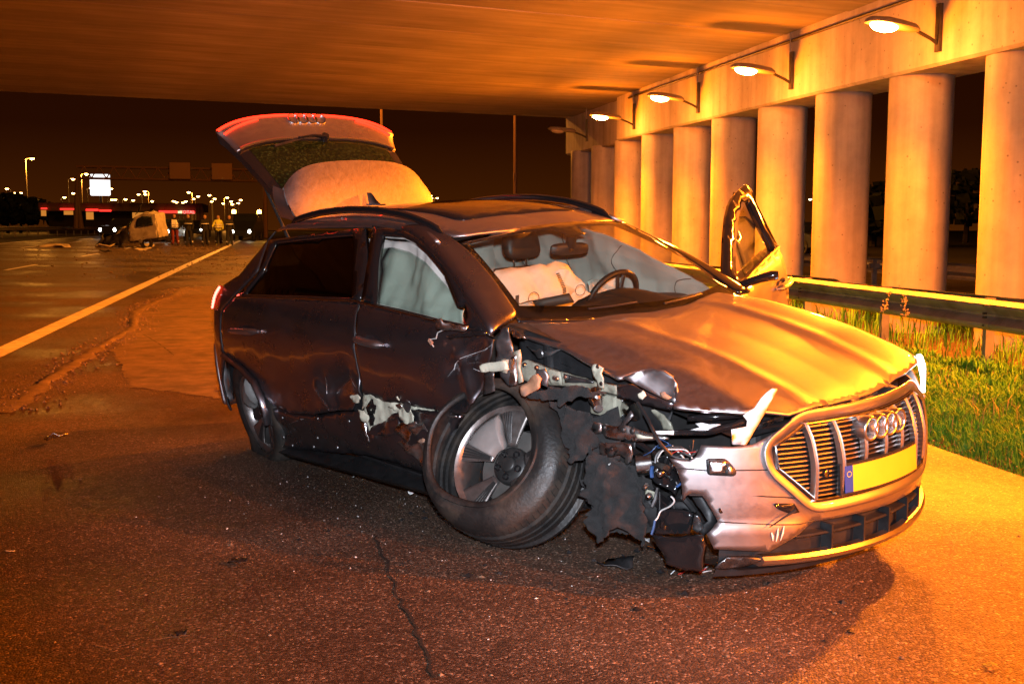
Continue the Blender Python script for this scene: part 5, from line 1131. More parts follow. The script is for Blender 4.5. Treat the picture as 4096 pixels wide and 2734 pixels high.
W('wing_rail', [(1.225,-0.755,0.923), (1.399,-0.745,0.913), (1.409,-0.745,0.902), (1.235,-0.755,0.881)], 'grey_metal', .004, 9, .006, seed=35)
W('wing_rail', [(1.452,-0.720,0.906), (1.520,-0.715,0.900), (1.515,-0.710,0.860), (1.442,-0.715,0.865)], 'primer', .006, 12, .01, seed=36)
for p in ((1.188,-0.775,0.901), (1.204,-0.775,0.900), (1.251,-0.765,0.912), (0.973,-0.770,0.932), (1.060,-0.770,0.930)):
    m = MB(); m.lathe([(0,.010),(.009,.010),(.012,.004),(.012,-.004)], 10, Matrix.Translation(V(p)) @ Matrix.Rotation(pi/2, 4, 'X')); m.build('rail_bolt', 'torn_metal', car, smoothf=True)
W('wing_bracket', [(1.450,-0.790,0.995), (1.479,-0.790,0.999), (1.514,-0.790,0.989), (1.515,-0.795,0.966), (1.527,-0.800,0.944), (1.522,-0.800,0.904), (1.488,-0.800,0.901), (1.483,-0.800,0.928), (1.451,-0.790,0.943)], 'primer_pale', .012, 14, .004, .015, seed=37)
for p in ((1.489,-0.800,0.993), (1.522,-0.812,0.925)):
    m = MB(); m.lathe([(0,.004),(.008,.004),(.010,0)], 10, Matrix.Translation(V(p)) @ Matrix.Rotation(pi/2, 4, 'X')); m.build('rail_bolt', 'grey_metal', car, smoothf=True)
W('pillar_metal', [(0.983,-0.920,1.123), (1.045,-0.915,1.130), (1.047,-0.900,1.044), (1.071,-0.900,0.945), (1.075,-0.900,0.876), (1.012,-0.900,0.853), (0.974,-0.910,0.897), (0.955,-0.930,0.971), (0.977,-0.935,1.073)], 'grey_metal', .028, 11, .004, .02, seed=38)
W('pillar_metal', [(1.020,-0.945,0.988), (1.060,-0.940,0.989), (1.052,-0.940,0.926), (1.012,-0.945,0.929)], 'primer', .012, 14, .006, seed=39)
W('pillar_metal', [(1.073,-0.920,1.024), (1.114,-0.910,1.038), (1.121,-0.910,1.003), (1.106,-0.910,0.951), (1.131,-0.910,0.896), (1.104,-0.915,0.882), (1.093,-0.920,0.950)], 'primer', .014, 12, .006, seed=40)
W('pillar_metal', [(1.058,-0.925,1.131), (1.066,-0.910,1.090), (1.098,-0.900,1.085), (1.142,-0.900,1.090), (1.083,-0.905,1.120)], 'torn_metal', .016, 16, .003, seed=41)
W('pillar_metal', [(1.071,-0.935,1.000), (1.104,-0.930,1.018), (1.096,-0.930,0.930), (1.111,-0.930,0.882), (1.061,-0.935,0.876)], 'torn_metal', .018, 13, .003, seed=55)
W('hinge_plate', [(0.911,-0.990,0.949), (0.965,-0.985,0.969), (1.090,-0.970,0.991), (1.103,-0.970,0.953), (1.005,-0.980,0.933), (0.930,-0.990,0.922)], 'primer_pale', .010, 16, .006, seed=42)
W('door_shut_strip', [(0.919,-0.970,0.914), (0.980,-0.960,0.929), (0.976,-0.960,0.836), (0.908,-0.965,0.811)], 'grey_metal', .016, 14, .004, seed=43)
W('rubbed_shard', [(1.196,-0.990,0.890), (1.237,-0.985,0.914), (1.303,-0.980,0.962), (1.326,-0.980,0.943), (1.320,-0.980,0.905), (1.283,-0.985,0.882), (1.238,-0.990,0.855), (1.204,-0.990,0.873)], 'rust_scrape', .010, 16, .008, .02, .006, seed=44)
W('rubbed_shard', [(1.243,-0.930,0.963), (1.290,-0.920,0.975), (1.310,-0.920,0.943), (1.304,-0.925,0.897), (1.273,-0.930,0.904)], 'grey_metal', .016, 12, .006, seed=45)
# black felt wheel-arch liner, torn and draped
W('arch_felt', [(1.217,-0.970,0.845), (1.264,-0.950,0.885), (1.340,-0.930,0.892), (1.405,-0.910,0.912), (1.483,-0.900,0.915), (1.606,-0.880,0.902), (1.548,-0.870,0.889), (1.452,-0.890,0.868), (1.402,-0.900,0.841), (1.389,-0.920,0.825), (1.334,-0.930,0.843), (1.258,-0.960,0.843)], 'black_felt', .04, 14, .008, .016, .006, seed=46, fold=0.02)
W('arch_felt', [(1.252,-0.860,0.815), (1.350,-0.840,0.804), (1.454,-0.820,0.773), (1.505,-0.840,0.683), (1.473,-0.860,0.592), (1.420,-0.870,0.569), (1.336,-0.880,0.660), (1.294,-0.870,0.733)], 'black_felt', .05, 16, .008, .015, .006, seed=47, fold=0.035)
W('arch_felt', [(1.443,-0.860,0.675), (1.545,-0.840,0.624), (1.653,-0.820,0.605), (1.758,-0.820,0.498), (1.823,-0.840,0.404), (1.786,-0.880,0.298), (1.749,-0.900,0.357), (1.701,-0.910,0.355), (1.602,-0.930,0.273), (1.553,-0.940,0.347), (1.543,-0.920,0.428), (1.503,-0.920,0.456), (1.515,-0.900,0.593)], 'black_felt', .07, 15, .010, .015, .008, seed=48, fold=0.05)
W('arch_felt', [(1.455,-0.720,0.772), (1.507,-0.700,0.807), (1.537,-0.700,0.752), (1.544,-0.740,0.568), (1.430,-0.780,0.584), (1.370,-0.760,0.735)], 'black_felt', .03, 8, .008, .025, .004, seed=49, fold=0.03)
W('arch_felt', [(1.386,-0.800,0.473), (1.574,-0.740,0.589), (1.721,-0.720,0.527), (1.796,-0.740,0.367), (1.729,-0.780,0.302), (1.519,-0.820,0.281)], 'black_felt', .06, 14, .010, .018, .006, seed=56, fold=0.045)
# knuckle, reservoir, bright carriers and brackets
m = MB(); kp = V((1.413,-0.740,0.839)); m.tube([kp, V((1.471,-0.780,0.805))], [.035,.020], 12); m.tube([kp+V((0,0,.03)), kp+V((.03,-.02,.0))], [.03,.025], 10); m.build('ball_joint', 'torn_metal', car, smoothf=True)
m = MB(); rc = V((1.495,-0.620,0.784)); m.tube([rc+V((-.10,.04,.004)), rc+V((.06,-.02,-.004))], [.040,.040], 18); o = m.build('reservoir', 'chrome_dark', car, smoothf=True)
m = MB(); m.tube([rc+V((-.07,.025,.003)), rc+V((-.02,.008,.001))], [.0412,.0412], 18); m.build('reservoir_label', 'white_plastic', o, smoothf=True)
m = MB(); m.box(V((1.395,-0.660,0.792)), (.16,.05,.10)); m.build('module_box', 'primer', car, bevel=.01)
W('carrier_bracket', [(1.442,-0.800,0.747), (1.511,-0.800,0.750), (1.514,-0.800,0.709), (1.448,-0.800,0.693)], 'torn_metal', .014, 14, .01, seed=50)
W('carrier_bracket', [(1.518,-0.800,0.750), (1.588,-0.790,0.747), (1.624,-0.780,0.759), (1.679,-0.770,0.750), (1.751,-0.740,0.736), (1.820,-0.720,0.728), (1.820,-0.720,0.721), (1.691,-0.770,0.699), (1.607,-0.790,0.695), (1.544,-0.800,0.693), (1.525,-0.800,0.711)], 'torn_metal', .008, 12, .012, seed=51)
for p in ((1.538,-0.815,0.738), (1.636,-0.800,0.743), (1.679,-0.790,0.743)):
    m = MB(); m.lathe([(0,.006),(.008,.006),(.012,.003),(.014,-.004)], 12, Matrix.Translation(V(p)) @ Matrix.Rotation(pi/2, 4, 'X')); m.build('carrier_bolt', 'alloy_dark', car, smoothf=True)
W('carrier_bracket', [(1.520,-0.820,0.673), (1.571,-0.820,0.677), (1.646,-0.810,0.692), (1.682,-0.800,0.689), (1.691,-0.800,0.650), (1.681,-0.800,0.617), (1.649,-0.800,0.589), (1.642,-0.800,0.621), (1.623,-0.810,0.636), (1.570,-0.820,0.618), (1.513,-0.820,0.620)], 'torn_metal', .014, 13, .006, .018, seed=52)
W('bracket_slot', [(1.566,-0.835,0.659), (1.606,-0.835,0.669), (1.609,-0.835,0.658), (1.572,-0.835,0.646)], 'gloss_black', .002, 10, .004, seed=53)
W('carrier_pad', [(1.693,-0.785,0.736), (1.739,-0.780,0.731), (1.775,-0.765,0.728), (1.769,-0.765,0.722), (1.706,-0.785,0.716)], 'primer_pale', .003, 14, .004, seed=54)
W('wire_bracket', [(1.631,-0.830,0.754), (1.673,-0.830,0.794), (1.702,-0.820,0.840), (1.718,-0.820,0.819), (1.692,-0.830,0.788), (1.641,-0.830,0.749)], 'grey_metal', .006, 14, .006, seed=57)
W('arch_brace', [(1.589,-0.600,0.806), (1.634,-0.600,0.799), (1.686,-0.600,0.783), (1.723,-0.600,0.755), (1.736,-0.600,0.727), (1.679,-0.600,0.717), (1.666,-0.600,0.750), (1.634,-0.600,0.774)], 'primer', .006, 10, .01, seed=58)
W('lamp_trim', [(1.792,-0.780,0.764), (1.868,-0.740,0.771), (1.927,-0.700,0.777), (1.977,-0.670,0.788), (2.033,-0.600,0.804), (2.071,-0.550,0.822), (2.069,-0.540,0.784), (2.033,-0.600,0.776), (1.977,-0.670,0.758), (1.874,-0.740,0.751), (1.801,-0.780,0.749)], 'gloss_black', .004, 8, .02, seed=59)
W('lamp_trim', [(1.814,-0.800,0.769), (1.883,-0.760,0.776), (1.883,-0.760,0.758), (1.817,-0.800,0.757)], 'white_plastic', .002, 8, .004, seed=60)
W('lamp_trim', [(1.933,-0.720,0.780), (1.968,-0.700,0.794), (1.953,-0.710,0.809), (1.979,-0.700,0.814), (1.997,-0.680,0.807), (2.034,-0.650,0.808), (2.011,-0.670,0.796), (1.988,-0.690,0.782)], 'white_plastic', .004, 8, .006, seed=61)
W('lamp_trim', [(1.869,-0.660,0.817), (1.946,-0.620,0.830), (2.058,-0.520,0.845), (2.044,-0.530,0.819), (1.946,-0.620,0.804), (1.869,-0.660,0.796)], 'gloss_black', .006, 9, .02, seed=62)
W('lamp_bezel', [(2.060,-0.475,0.773), (2.070,-0.422,0.791), (2.090,-0.342,0.802), (2.090,-0.312,0.794), (2.090,-0.321,0.777), (2.080,-0.386,0.774), (2.060,-0.451,0.757)], 'torn_metal', .014, 20, .006, seed=63)
m = MB(); m.tube([V((1.681,-0.760,0.595)), V((1.732,-0.720,0.605))], .048, 16); m.build('cooling_pipe', 'chrome_dark', car, smoothf=True)
W('motor_housing', [(1.720,-0.740,0.587), (1.745,-0.720,0.626), (1.795,-0.700,0.646), (1.820,-0.680,0.595), (1.842,-0.670,0.540), (1.820,-0.680,0.480), (1.770,-0.720,0.507), (1.732,-0.740,0.531)], 'gloss_black', .035, 10, .02, .02, seed=64, bulge=.06)
W('inner_shield', [(1.719,-0.760,0.456), (1.826,-0.700,0.457), (1.894,-0.660,0.464), (1.900,-0.660,0.418), (1.882,-0.660,0.337), (1.750,-0.740,0.308), (1.715,-0.770,0.399)], 'black_plastic', .02, 9, .01, seed=65)
W('inner_shield', [(1.923,-0.700,0.503), (1.970,-0.680,0.509), (2.026,-0.660,0.410), (1.988,-0.700,0.354), (1.964,-0.720,0.376), (2.011,-0.700,0.415)], 'black_plastic', .008, 12, .02, seed=66)
W('torn_box', [(1.844,-0.840,0.350), (1.946,-0.820,0.358), (2.056,-0.780,0.385), (2.067,-0.780,0.347), (2.051,-0.780,0.241), (1.987,-0.800,0.233), (1.913,-0.830,0.246), (1.898,-0.840,0.299)], 'gloss_black', .008, 8, .03, seed=67)
W('torn_box', [(1.813,-0.780,0.443), (1.910,-0.740,0.447), (1.952,-0.720,0.439), (1.935,-0.720,0.350), (1.800,-0.780,0.330)], 'gloss_black', .006, 8, .02, seed=68)
W('torn_box', [(1.975,-0.740,0.444), (1.990,-0.730,0.440), (2.005,-0.720,0.391), (1.984,-0.730,0.369), (1.964,-0.740,0.380)], 'grey_metal', .01, 10, .01, seed=69)
# wires
def wire(pts, m_, r=.004): 
    P = [V(p) for p in pts]; Q = []
    for i in range(len(P)-1):
        for k in range(4):
            t = k/4; a, b, c, d = P[max(i-1,0)], P[i], P[i+1], P[min(i+2, len(P)-1)]
            Q.append(.5*((2*b)+(c-a)*t+(2*a-5*b+4*c-d)*t*t+(3*b-a-3*c+d)*t**3))
    Q.append(P[-1]); m = MB(); m.tube(Q, r, 6); return m.build('wire', m_, car, smoothf=True)
wire([(1.721,-0.800,0.872), (1.790,-0.820,0.826), (1.845,-0.840,0.783), (1.881,-0.840,0.739), (1.904,-0.800,0.686)], 'black_plastic', .008)
wire([(1.904,-0.800,0.515), (1.922,-0.800,0.500), (1.898,-0.800,0.472), (1.850,-0.800,0.442), (1.850,-0.820,0.418), (1.844,-0.830,0.405)], 'wire_white', .0035)
wire([(1.862,-0.850,0.416), (1.865,-0.860,0.389), (1.862,-0.870,0.362)], 'wire_blue', .005); wire([(1.820,-0.820,0.627), (1.816,-0.820,0.603), (1.819,-0.820,0.580)], 'wire_blue', .008); wire([(1.916,-0.780,0.553), (1.930,-0.770,0.568)], 'wire_blue', .005)
wire([(1.819,-0.800,0.637), (1.822,-0.790,0.673), (1.859,-0.770,0.699), (1.912,-0.750,0.708), (1.939,-0.740,0.686)], 'grey_metal', .006); wire([(1.832,-0.800,0.658), (1.853,-0.790,0.693), (1.901,-0.770,0.703), (1.942,-0.750,0.702), (1.962,-0.740,0.672)], 'wire_white', .003); wire([(1.886,-0.780,0.683), (1.918,-0.770,0.701), (1.945,-0.760,0.695), (1.980,-0.740,0.703)], 'wire_red', .002)
wire([(1.892,-0.780,0.675), (1.936,-0.770,0.695), (1.965,-0.750,0.684), (1.982,-0.730,0.710)], 'black_plastic', .005); wire([(1.889,-0.790,0.681), (1.927,-0.780,0.673), (1.962,-0.760,0.673)], 'grey_metal', .004)
wire([(1.597,-0.860,0.581), (1.610,-0.860,0.598), (1.630,-0.860,0.606), (1.636,-0.860,0.589)], 'wire_white', .004); wire([(1.813,-0.780,0.528), (1.810,-0.790,0.482), (1.800,-0.800,0.449)], 'grey_metal', .008); wire([(1.825,-0.780,0.512), (1.843,-0.800,0.445)], 'black_plastic', .003)
rnd = random.Random(12)
for i in range(16):
    p = V((1.874,-0.740,0.655))+V((rnd.uniform(-.10,.14), rnd.uniform(-.02,.03), rnd.uniform(-.05,.06)))
    wire([p, p+V((rnd.uniform(-.06,.06),-.02,rnd.uniform(-.05,.04))), p+V((rnd.uniform(-.12,.12),0,rnd.uniform(-.08,.04)))], rnd.choice(['grey_metal','black_plastic','wire_white','black_plastic','wire_blue']), rnd.uniform(.0015,.004))
for p, r_ in (((1.766,-0.800,0.525), .012), ((1.782,-0.800,0.488), .014), ((1.838,-0.790,0.594), .016), ((1.856,-0.740,0.623), .014)):
    m = MB(); m.lathe([(0,.012),(r_*.7,.012),(r_,.004),(r_,-.01)], 12, Matrix.Translation(V(p)) @ Matrix.Rotation(pi/2+.3, 4, 'X')); m.build('fastener', 'torn_metal', car, smoothf=True)
# small clutter of the crushed corner: hoses, clips and bracket ends
rnd = random.Random(21)
def bay(px0, px1, t, y): return V(px0).lerp(V(px1), t)+V((0, 0, y))
b0, b1 = V((1.510,-0.740,0.634)), V((1.875,-0.660,0.593))
for i in range(26):
    p = V((b0.x+(b1.x-b0.x)*rnd.random(), -.72+rnd.uniform(-.05,.08), rnd.uniform(.40,.72))); k = i % 3
    if k == 0: wire([p, p+V((rnd.uniform(-.08,.08), rnd.uniform(-.04,.02), rnd.uniform(-.07,.07))), p+V((rnd.uniform(-.16,.16), rnd.uniform(-.03,.05), rnd.uniform(-.12,.06)))], rnd.choice(['black_plastic','gloss_black','rubber','grey_metal']), rnd.uniform(.007,.016))
    elif k == 1:
        m = MB(); m.box(p, (rnd.uniform(.03,.08), rnd.uniform(.02,.04), rnd.uniform(.02,.06)), Matrix.Rotation(rnd.uniform(-.8,.8), 3, 'Y') @ Matrix.Rotation(rnd.uniform(-.5,.5), 3, 'Z')); m.build('connector_block', rnd.choice(['gloss_black','black_plastic','alloy_dark','grey_metal']), car, bevel=.004)
    else:
        s0 = rnd.uniform(.03,.06); sheet('bracket_end', [p, p+V((s0*1.6,0,rnd.uniform(-.02,.02))), p+V((s0*1.9,-.01,-s0*.6)), p+V((s0*.9,.01,-s0)), p+V((-.01,0,-s0*.5))], rnd.choice(['torn_metal','grey_metal','primer','black_plastic']), car, .015, .010, 25, .004, .003, 70+i)
# subframe glimpsed behind the wheel
m = MB(); m.box((1.25,-.55,.30), (.5,.10,.09)); m.box((1.55,-.5,.36), (.12,.5,.10)); m.build('subframe', 'alloy_dark', car, bevel=.01)
# ================================================================ far background
mat('pole', (.16,.14,.12), .6, metal=.3); mat('far_lamp', (1,.6,.2), .4, emit=(1,.50,.13), es=30); mat('far_lamp_pale', (1,.95,.8), .4, emit=(1,.82,.45), es=14)
mat('sign_white', (.9,.9,.9), .4, emit=(1,.97,.95), es=1.6); mat('sign_red', (.8,.05,.03), .4, emit=(1,.03,.02), es=2.2); mat('station_wall', (.16,.10,.06), .8, var=.2); mat('station_dark', (.02,.016,.012), .8)
mat('shop_window', (.5,.3,.1), .4, emit=(1,.36,.05), es=.5); mat('sign_letters', (1,.6,.6), .4, emit=(1,.35,.3), es=1.2); mat('sign_pane', (.7,.8,.5), .4, emit=(.8,.9,.35), es=1.6)
mat('gantry', (.24,.13,.06), .6, metal=.3); mat('van_white', (.52,.47,.36), .45, var=.15, vs=3, dirt=(.14,.10,.06), dscale=2, damt=.6)
mat('cloth_dark', (.012,.012,.015), .9); mat('cloth_red', (.22,.035,.02), .85); mat('vest_yellow', (.62,.66,.10), .6); mat('reflective', (.85,.88,.88), .35, spec=.8); mat('skin', (.35,.2,.13), .6); mat('hair', (.03,.02,.015), .8)
mat('far_head', (1,1,1), .3, emit=(1,.95,.8), es=22); mat('far_amber', (1,.6,.1), .3, emit=(1,.50,.06), es=60); mat('far_tail', (.6,.02,.02), .3, emit=(1,.02,.01), es=5); mat('car_dark', (.03,.035,.045), .3, metal=.4, coat=.6); mat('car_blue', (.05,.07,.13), .3, metal=.4, coat=.6); mat('far_glass', (.02,.025,.03), .1, coat=1)
mat('tree_far', (.020,.026,.010), .9, var=.5, vs=1.2)
for n_ in ('far_lamp','far_lamp_pale','sign_white','sign_red','shop_window','sign_letters','sign_pane','far_head','far_amber','far_tail','red_led','red_light'):
    try: MATS[n_].cycles.emission_sampling = 'NONE'
    except Exception: pass
NUM = ['first','second','third','fourth','fifth','sixth','seventh','eighth','ninth','tenth','eleventh','twelfth','thirteenth','fourteenth','fifteenth','sixteenth','seventeenth','eighteenth','nineteenth','twentieth']
def numword(i):
    if i < 20: return NUM[i]
    t = ['twenty','thirty','forty','fifty'][(i+1)//10-2] if (i+1) >= 20 else ''; u = (i+1) % 10
    return t+('-'+NUM[u-1] if u else '')
def street_lamp(p, label, double=False, m='far_lamp', sz=1.0, side=1, light=0):
    p = V(p); g = G(p.x, p.y); r = empty('street_lamp', (p.x-side*.9*(0 if double else 1), p.y, g)); tag(r, label, 'street lamp', 'far street lamps')
    h = p.z-g
    if light:
        ld = bpy.data.lights.new('street_light', 'POINT'); ld.energy = light; ld.color = (1,.36,.04); ld.shadow_soft_size = .4
        lo = bpy.data.objects.new('street_light', ld); COL.objects.link(lo); lo.parent = r; lo.location = (side*.9, 0, h-.5)
    mm = MB(); mm.tube([(0,0,0),(0,0,h+.05)], [.11,.06], 8); mm.build('pole', 'pole', r, smoothf=True)
    for s in ((-1, 1) if double else (side,)):
        mm = MB(); mm.tube([(0,0,h),(s*.5,0,h+.12),(s*.75,0,h+.10)], .04, 6); mm.build('arm', 'pole', r, smoothf=True)
        mm = MB(); mm.tube([(s*.6,0,h+.15),(s*.9,0,h+.17),(s*1.25,0,h+.13)], [.06,.13,.05], 8, flat=.5); mm.build('lamp_housing', 'pole', r, smoothf=True)
        mm = MB(); mm.lathe([(0,-.16*sz),(.16*sz,-.13*sz),(.26*sz,-.04*sz),(.28*sz,.05*sz),(0,.08*sz)], 12, Matrix.Translation((s*.9,0,h+.06))); mm.build('lamp_bowl', m, r, smoothf=True)
LS = [(-66.380,285.018,11.500), (-75.732,328.846,11.500), (-66.514,356.141,11.500), (-56.665,315.819,11.500), (-40.915,228.411,11.500), (-34.809,207.327,11.500), (-35.992,225.861,11.500), (-45.536,276.804,11.500), (-56.119,380.462,11.500), (-55.047,380.235,11.500), (-51.117,375.164,11.500), (-50.168,386.490,11.500), (-35.527,296.580,11.500), (-45.472,399.370,11.500), (-37.749,394.563,11.500), (-38.317,411.079,11.500), (-36.482,415.884,11.500), (-33.949,398.535,11.500), (-24.887,301.523,11.500), (-28.497,363.523,11.500), (-25.205,337.825,11.500), (-21.141,325.735,11.500), (-24.922,396.623,11.500), (-21.887,362.123,11.500), (-22.578,425.598,11.500), (-17.254,348.187,11.500), (-18.212,395.202,11.500), (-19.788,438.477,11.500), (-16.753,418.844,11.500), (-14.147,374.454,11.500), (36.301,291.173,11.500)]
street_lamp((-34.818,164.602,11.500), 'tall amber street lamp standing alone above the others at far left', light=12000)
for i, p in enumerate(LS): street_lamp(p, '%s small amber street lamp from the left along the far road' % numword(i), sz=1.0+.9*min(1.2, max(0, p[1]-150)/250), side=-1 if i % 3 == 0 else 1, light=14000 if i in (5,12,18,25) else 0)
DL = [((-70.996,315.972,11.500), 'twin-headed amber street lamp at far left'), ((-42.280,279.914,11.500), 'twin-headed amber street lamp beside the white lit sign'), ((-39.418,322.187,11.500), 'twin-headed amber street lamp above the wrecked van'), ((41.714,317.377,11.500), 'twin-headed amber street lamp just right of the tailgate, higher one'), ((46.701,339.147,11.500), 'twin-headed amber street lamp just right of the tailgate, lower one')]
for p, lab in DL: street_lamp(p, lab, True, sz=1.0+.7*min(1.2, max(0, p[1]-150)/250))
for p, lab in (((83.004,160.000,6.333), 'pale street lamp left of the other two seen between the columns'), ((71.419,120.000,5.666), 'pale street lamp seen in the middle gap between columns'), ((77.780,110.000,5.398), 'pale street lamp seen in the right gap between columns')): street_lamp(p, lab, m='far_lamp_pale', sz=.9, side=-1)
for p, lab, hh in (((5.188,58.000,8.064), 'tall post rising behind the raised tailgate, its added lamp head hidden by the deck', 12.5), ((9.456,44.000,6.122), 'tall post rising behind the car roof, its added lamp head hidden by the deck', 12.0)):  # lit heads above the deck are unseen, added to light road and people
    p = V(p); g = G(p.x, p.y); r = empty('post_added_lamp', (p.x, p.y, g)); tag(r, lab, 'street lamp', 'posts with added lamp heads beyond the bridge')
    mm = MB(); mm.tube([(0,0,0),(0,0,hh)], [.09,.05], 8); mm.build('pole', 'gantry', r, smoothf=True); mm = MB(); mm.box((0,0,3.4), (.14,.14,.3)); mm.build('control_box', 'gantry', r, bevel=.01)
    mm = MB(); mm.tube([(0,0,hh),(-.8,0,hh+.15),(-1.5,0,hh+.15)], .04, 6); mm.build('arm', 'gantry', r, smoothf=True)
    mm = MB(); mm.tube([(-1.3,0,hh+.12),(-1.7,0,hh+.14),(-2.1,0,hh+.1)], [.06,.15,.05], 8, flat=.5); mm.build('lamp_housing', 'pole', r, smoothf=True)
    mm = MB(); mm.lathe([(0,-.12),(.12,-.1),(.2,-.02),(0,.04)], 12, Matrix.Translation((-1.7,0,hh+.03))); mm.build('lamp_bowl', 'far_lamp', r, smoothf=True)
    ld = bpy.data.lights.new('added_road_light', 'POINT'); ld.energy = 14000; ld.color = (1,.30,.03); ld.shadow_soft_size = .25; lo = bpy.data.objects.new('added_road_light', ld); COL.objects.link(lo); lo.parent = r; lo.location = (-1.7,0,hh-.4)
# sign gantry over the far carriageway
g0 = V((-18.304,104.000,6.187)); g1 = V((-1.709,104.000,6.059)); base = G(g0.x, g0.y)
gan = empty('sign_gantry', (g0.x, g0.y, base)); tag(gan, 'lattice gantry carrying two sign boxes over the far carriageway', 'gantry')
L_ = (g1-g0).length; hgt = 1.05; zb0 = g0.z-base; dirv = (g1-g0).normalized()
def gp(t, up, dep=0): return V((dirv.x*t*L_, dirv.y*t*L_+dep, zb0+dirv.z*t*L_+up))
for up in (0, hgt):
    for dep in (0, 1.0): MB().tube([gp(0, up, dep), gp(1, up, dep)], .10, 6).build('chord', 'gantry', gan)
nb = 26
for i in range(nb):
    a, b_ = (0, hgt) if i % 2 == 0 else (hgt, 0); MB().tube([gp(i/nb, a), gp((i+1)/nb, b_)], .06, 5).build('brace', 'gantry', gan)
for t, wd in ((.545, 3.6), (.77, 3.6)):
    o = MB().box(gp(t, hgt*.75, -.35), (wd*.52, .5, 1.55)).build('sign_box', 'gantry', gan, bevel=.05)
for a, b_ in (((-18.535,104.000,1.650), (-18.280,104.000,6.293)), ((-18.085,104.000,1.619), (-18.279,104.000,4.557))):
    MB().tube([V(a)-V(gan.location), V(b_)-V(gan.location)], [.24,.13], 8).build('leg', 'station_wall', gan, smoothf=True)
MB().tube([gp(1, -6.5), gp(1, 2)], .2, 8).build('leg', 'gantry', gan, smoothf=True)
# filling station
sA, sB = V((-25.934,125.000,4.396)), V((-8.815,125.000,4.159)); gz = G(-45, 125)
st_ = empty('filling_station', (sA.x, 125, gz)); tag(st_, 'low filling station with lit red fascia strips far behind the road', 'building')
def srel(p): return V(p)-V(st_.location)
W_ = sB.x-sA.x; H_ = sA.z-gz
MB().box((W_/2, 4, H_-.4), (W_, 9, .9)).build('canopy_roof', 'station_wall', st_, bevel=.05)
MB().box((W_*.30, 6, (H_-.8)/2), (W_*.58, 5, H_-.8)).build('shop_wall', 'station_dark', st_)
for a, b_ in (((-25.613,124.200,3.877), (-25.004,124.200,3.729)), ((-23.683,124.200,3.835), (-22.271,124.200,3.664)), ((-21.058,124.200,3.770), (-19.779,124.200,3.547)), ((-19.677,124.200,3.700), (-18.451,124.200,3.501)), ((-13.472,124.200,3.621), (-11.526,124.200,3.346)), ((-10.960,124.200,3.579), (-9.658,124.200,3.326))):
    a, b_ = srel(a), srel(b_); MB().box((a+b_)/2, (abs(b_.x-a.x), .15, abs(a.z-b_.z))).build('red_sign', 'sign_red', st_)
a, b_ = srel((-11.448,124.100,3.576)), srel((-11.021,124.100,3.333)); MB().box((a+b_)/2, (abs(b_.x-a.x), .15, abs(a.z-b_.z))).build('lit_panel', 'sign_pane', st_)
fc = bpy.data.curves.new('sign_text', 'FONT'); fc.body = 'TOTAL'; fc.size = .5; fc.extrude = .02; fc.align_x = 'CENTER'; fc.align_y = 'CENTER'
fo = bpy.data.objects.new('tmp_text', fc); COL.objects.link(fo); bpy.context.view_layer.update(); dg = bpy.context.evaluated_depsgraph_get(); me = bpy.data.meshes.new_from_object(fo.evaluated_get(dg)); bpy.data.objects.remove(fo)
o = link('sign_lettering', me, 'sign_letters', st_, False); o.location = srel((-10.453,124.050,3.450)); o.rotation_euler = (pi/2, 0, 0)
for a, b_ in (((-25.479,123.500,3.614), (-24.976,123.500,2.992)), ((-23.182,123.500,3.561), (-22.250,123.500,3.125)), ((-20.927,123.500,3.443), (-20.181,123.500,2.627)), ((-16.173,123.500,3.396), (-13.514,123.500,2.641))):
    a, b_ = srel(a), srel(b_); MB().box((a+b_)/2, (abs(b_.x-a.x), .12, abs(a.z-b_.z))).build('window', 'shop_window', st_)
for px in ((-9.237,123.000,3.923), (-8.841,123.000,3.924), (-14.027,123.000,3.902)):
    p = srel(px); MB().tube([(p.x, p.y, 0), (p.x, p.y, H_-.5)], .22, 8).build('canopy_column', 'shop_window' if p.x > 30 else 'station_wall', st_)
p = V((-21.971,140.000,6.988)); r = empty('lit_sign', (p.x, p.y, G(p.x, p.y))); tag(r, 'bright white lit sign board on a post above the filling station', 'sign')
MB().box((0,0,p.z-r.location.z), (2.35,.3,2.6)).build('sign_board', 'sign_white', r, bevel=.15); MB().tube([(0,0,0),(0,0,p.z-r.location.z-1.3)], .15, 8).build('post', 'pole', r)
# dark tree line
def tree(px, h, rad, label, seed):
    p = V(px); r = empty('tree', (p.x, p.y, G(p.x, p.y))); tag(r, label, 'tree', 'dark trees on the horizon'); rnd = random.Random(seed)
    MB().tube([(0,0,0),(.1,0,h*.4),(0,.1,h*.7)], [.22,.15,.06], 6).build('trunk', 'soil', r)
    m = MB()
    for i in range(500):
        a = rnd.uniform(0, 6.28); z = rnd.random(); R_ = rad*sin(pi*(.15+.8*z))**.8*rnd.random()**.5*(1+.3*sin(3*a+seed)); c = V((R_*cos(a), R_*sin(a), h*(.3+.7*z))); s = rnd.uniform(.25,.6)
        q = V((rnd.gauss(0,1), rnd.gauss(0,1), rnd.gauss(0,1))).normalized(); u = q.orthogonal().normalized(); w_ = q.cross(u); m.add([c+u*s, c+w_*s, c-u*s, c-w_*s], [(0,1,2,3)])
    m.build('crown', 'tree_far', r)
for i, (px, h, rd_, lab) in enumerate([((-35.072,150.000,3.753),5,5,'dark bush at the far left edge below the lamps'),((-33.518,150.000,3.759),4.5,5,'dark rounded bush beside the filling station'),((35.383,60.000,0.747),3,3,'dark shrub behind the gap left of the second column'),((48.718,70.000,1.341),5,6,'dark tree behind the gap beside the nearest column'),((55.468,90.000,2.229),5,6,'dark tree far behind the second column')]): tree(px, h, rd_, lab, i)
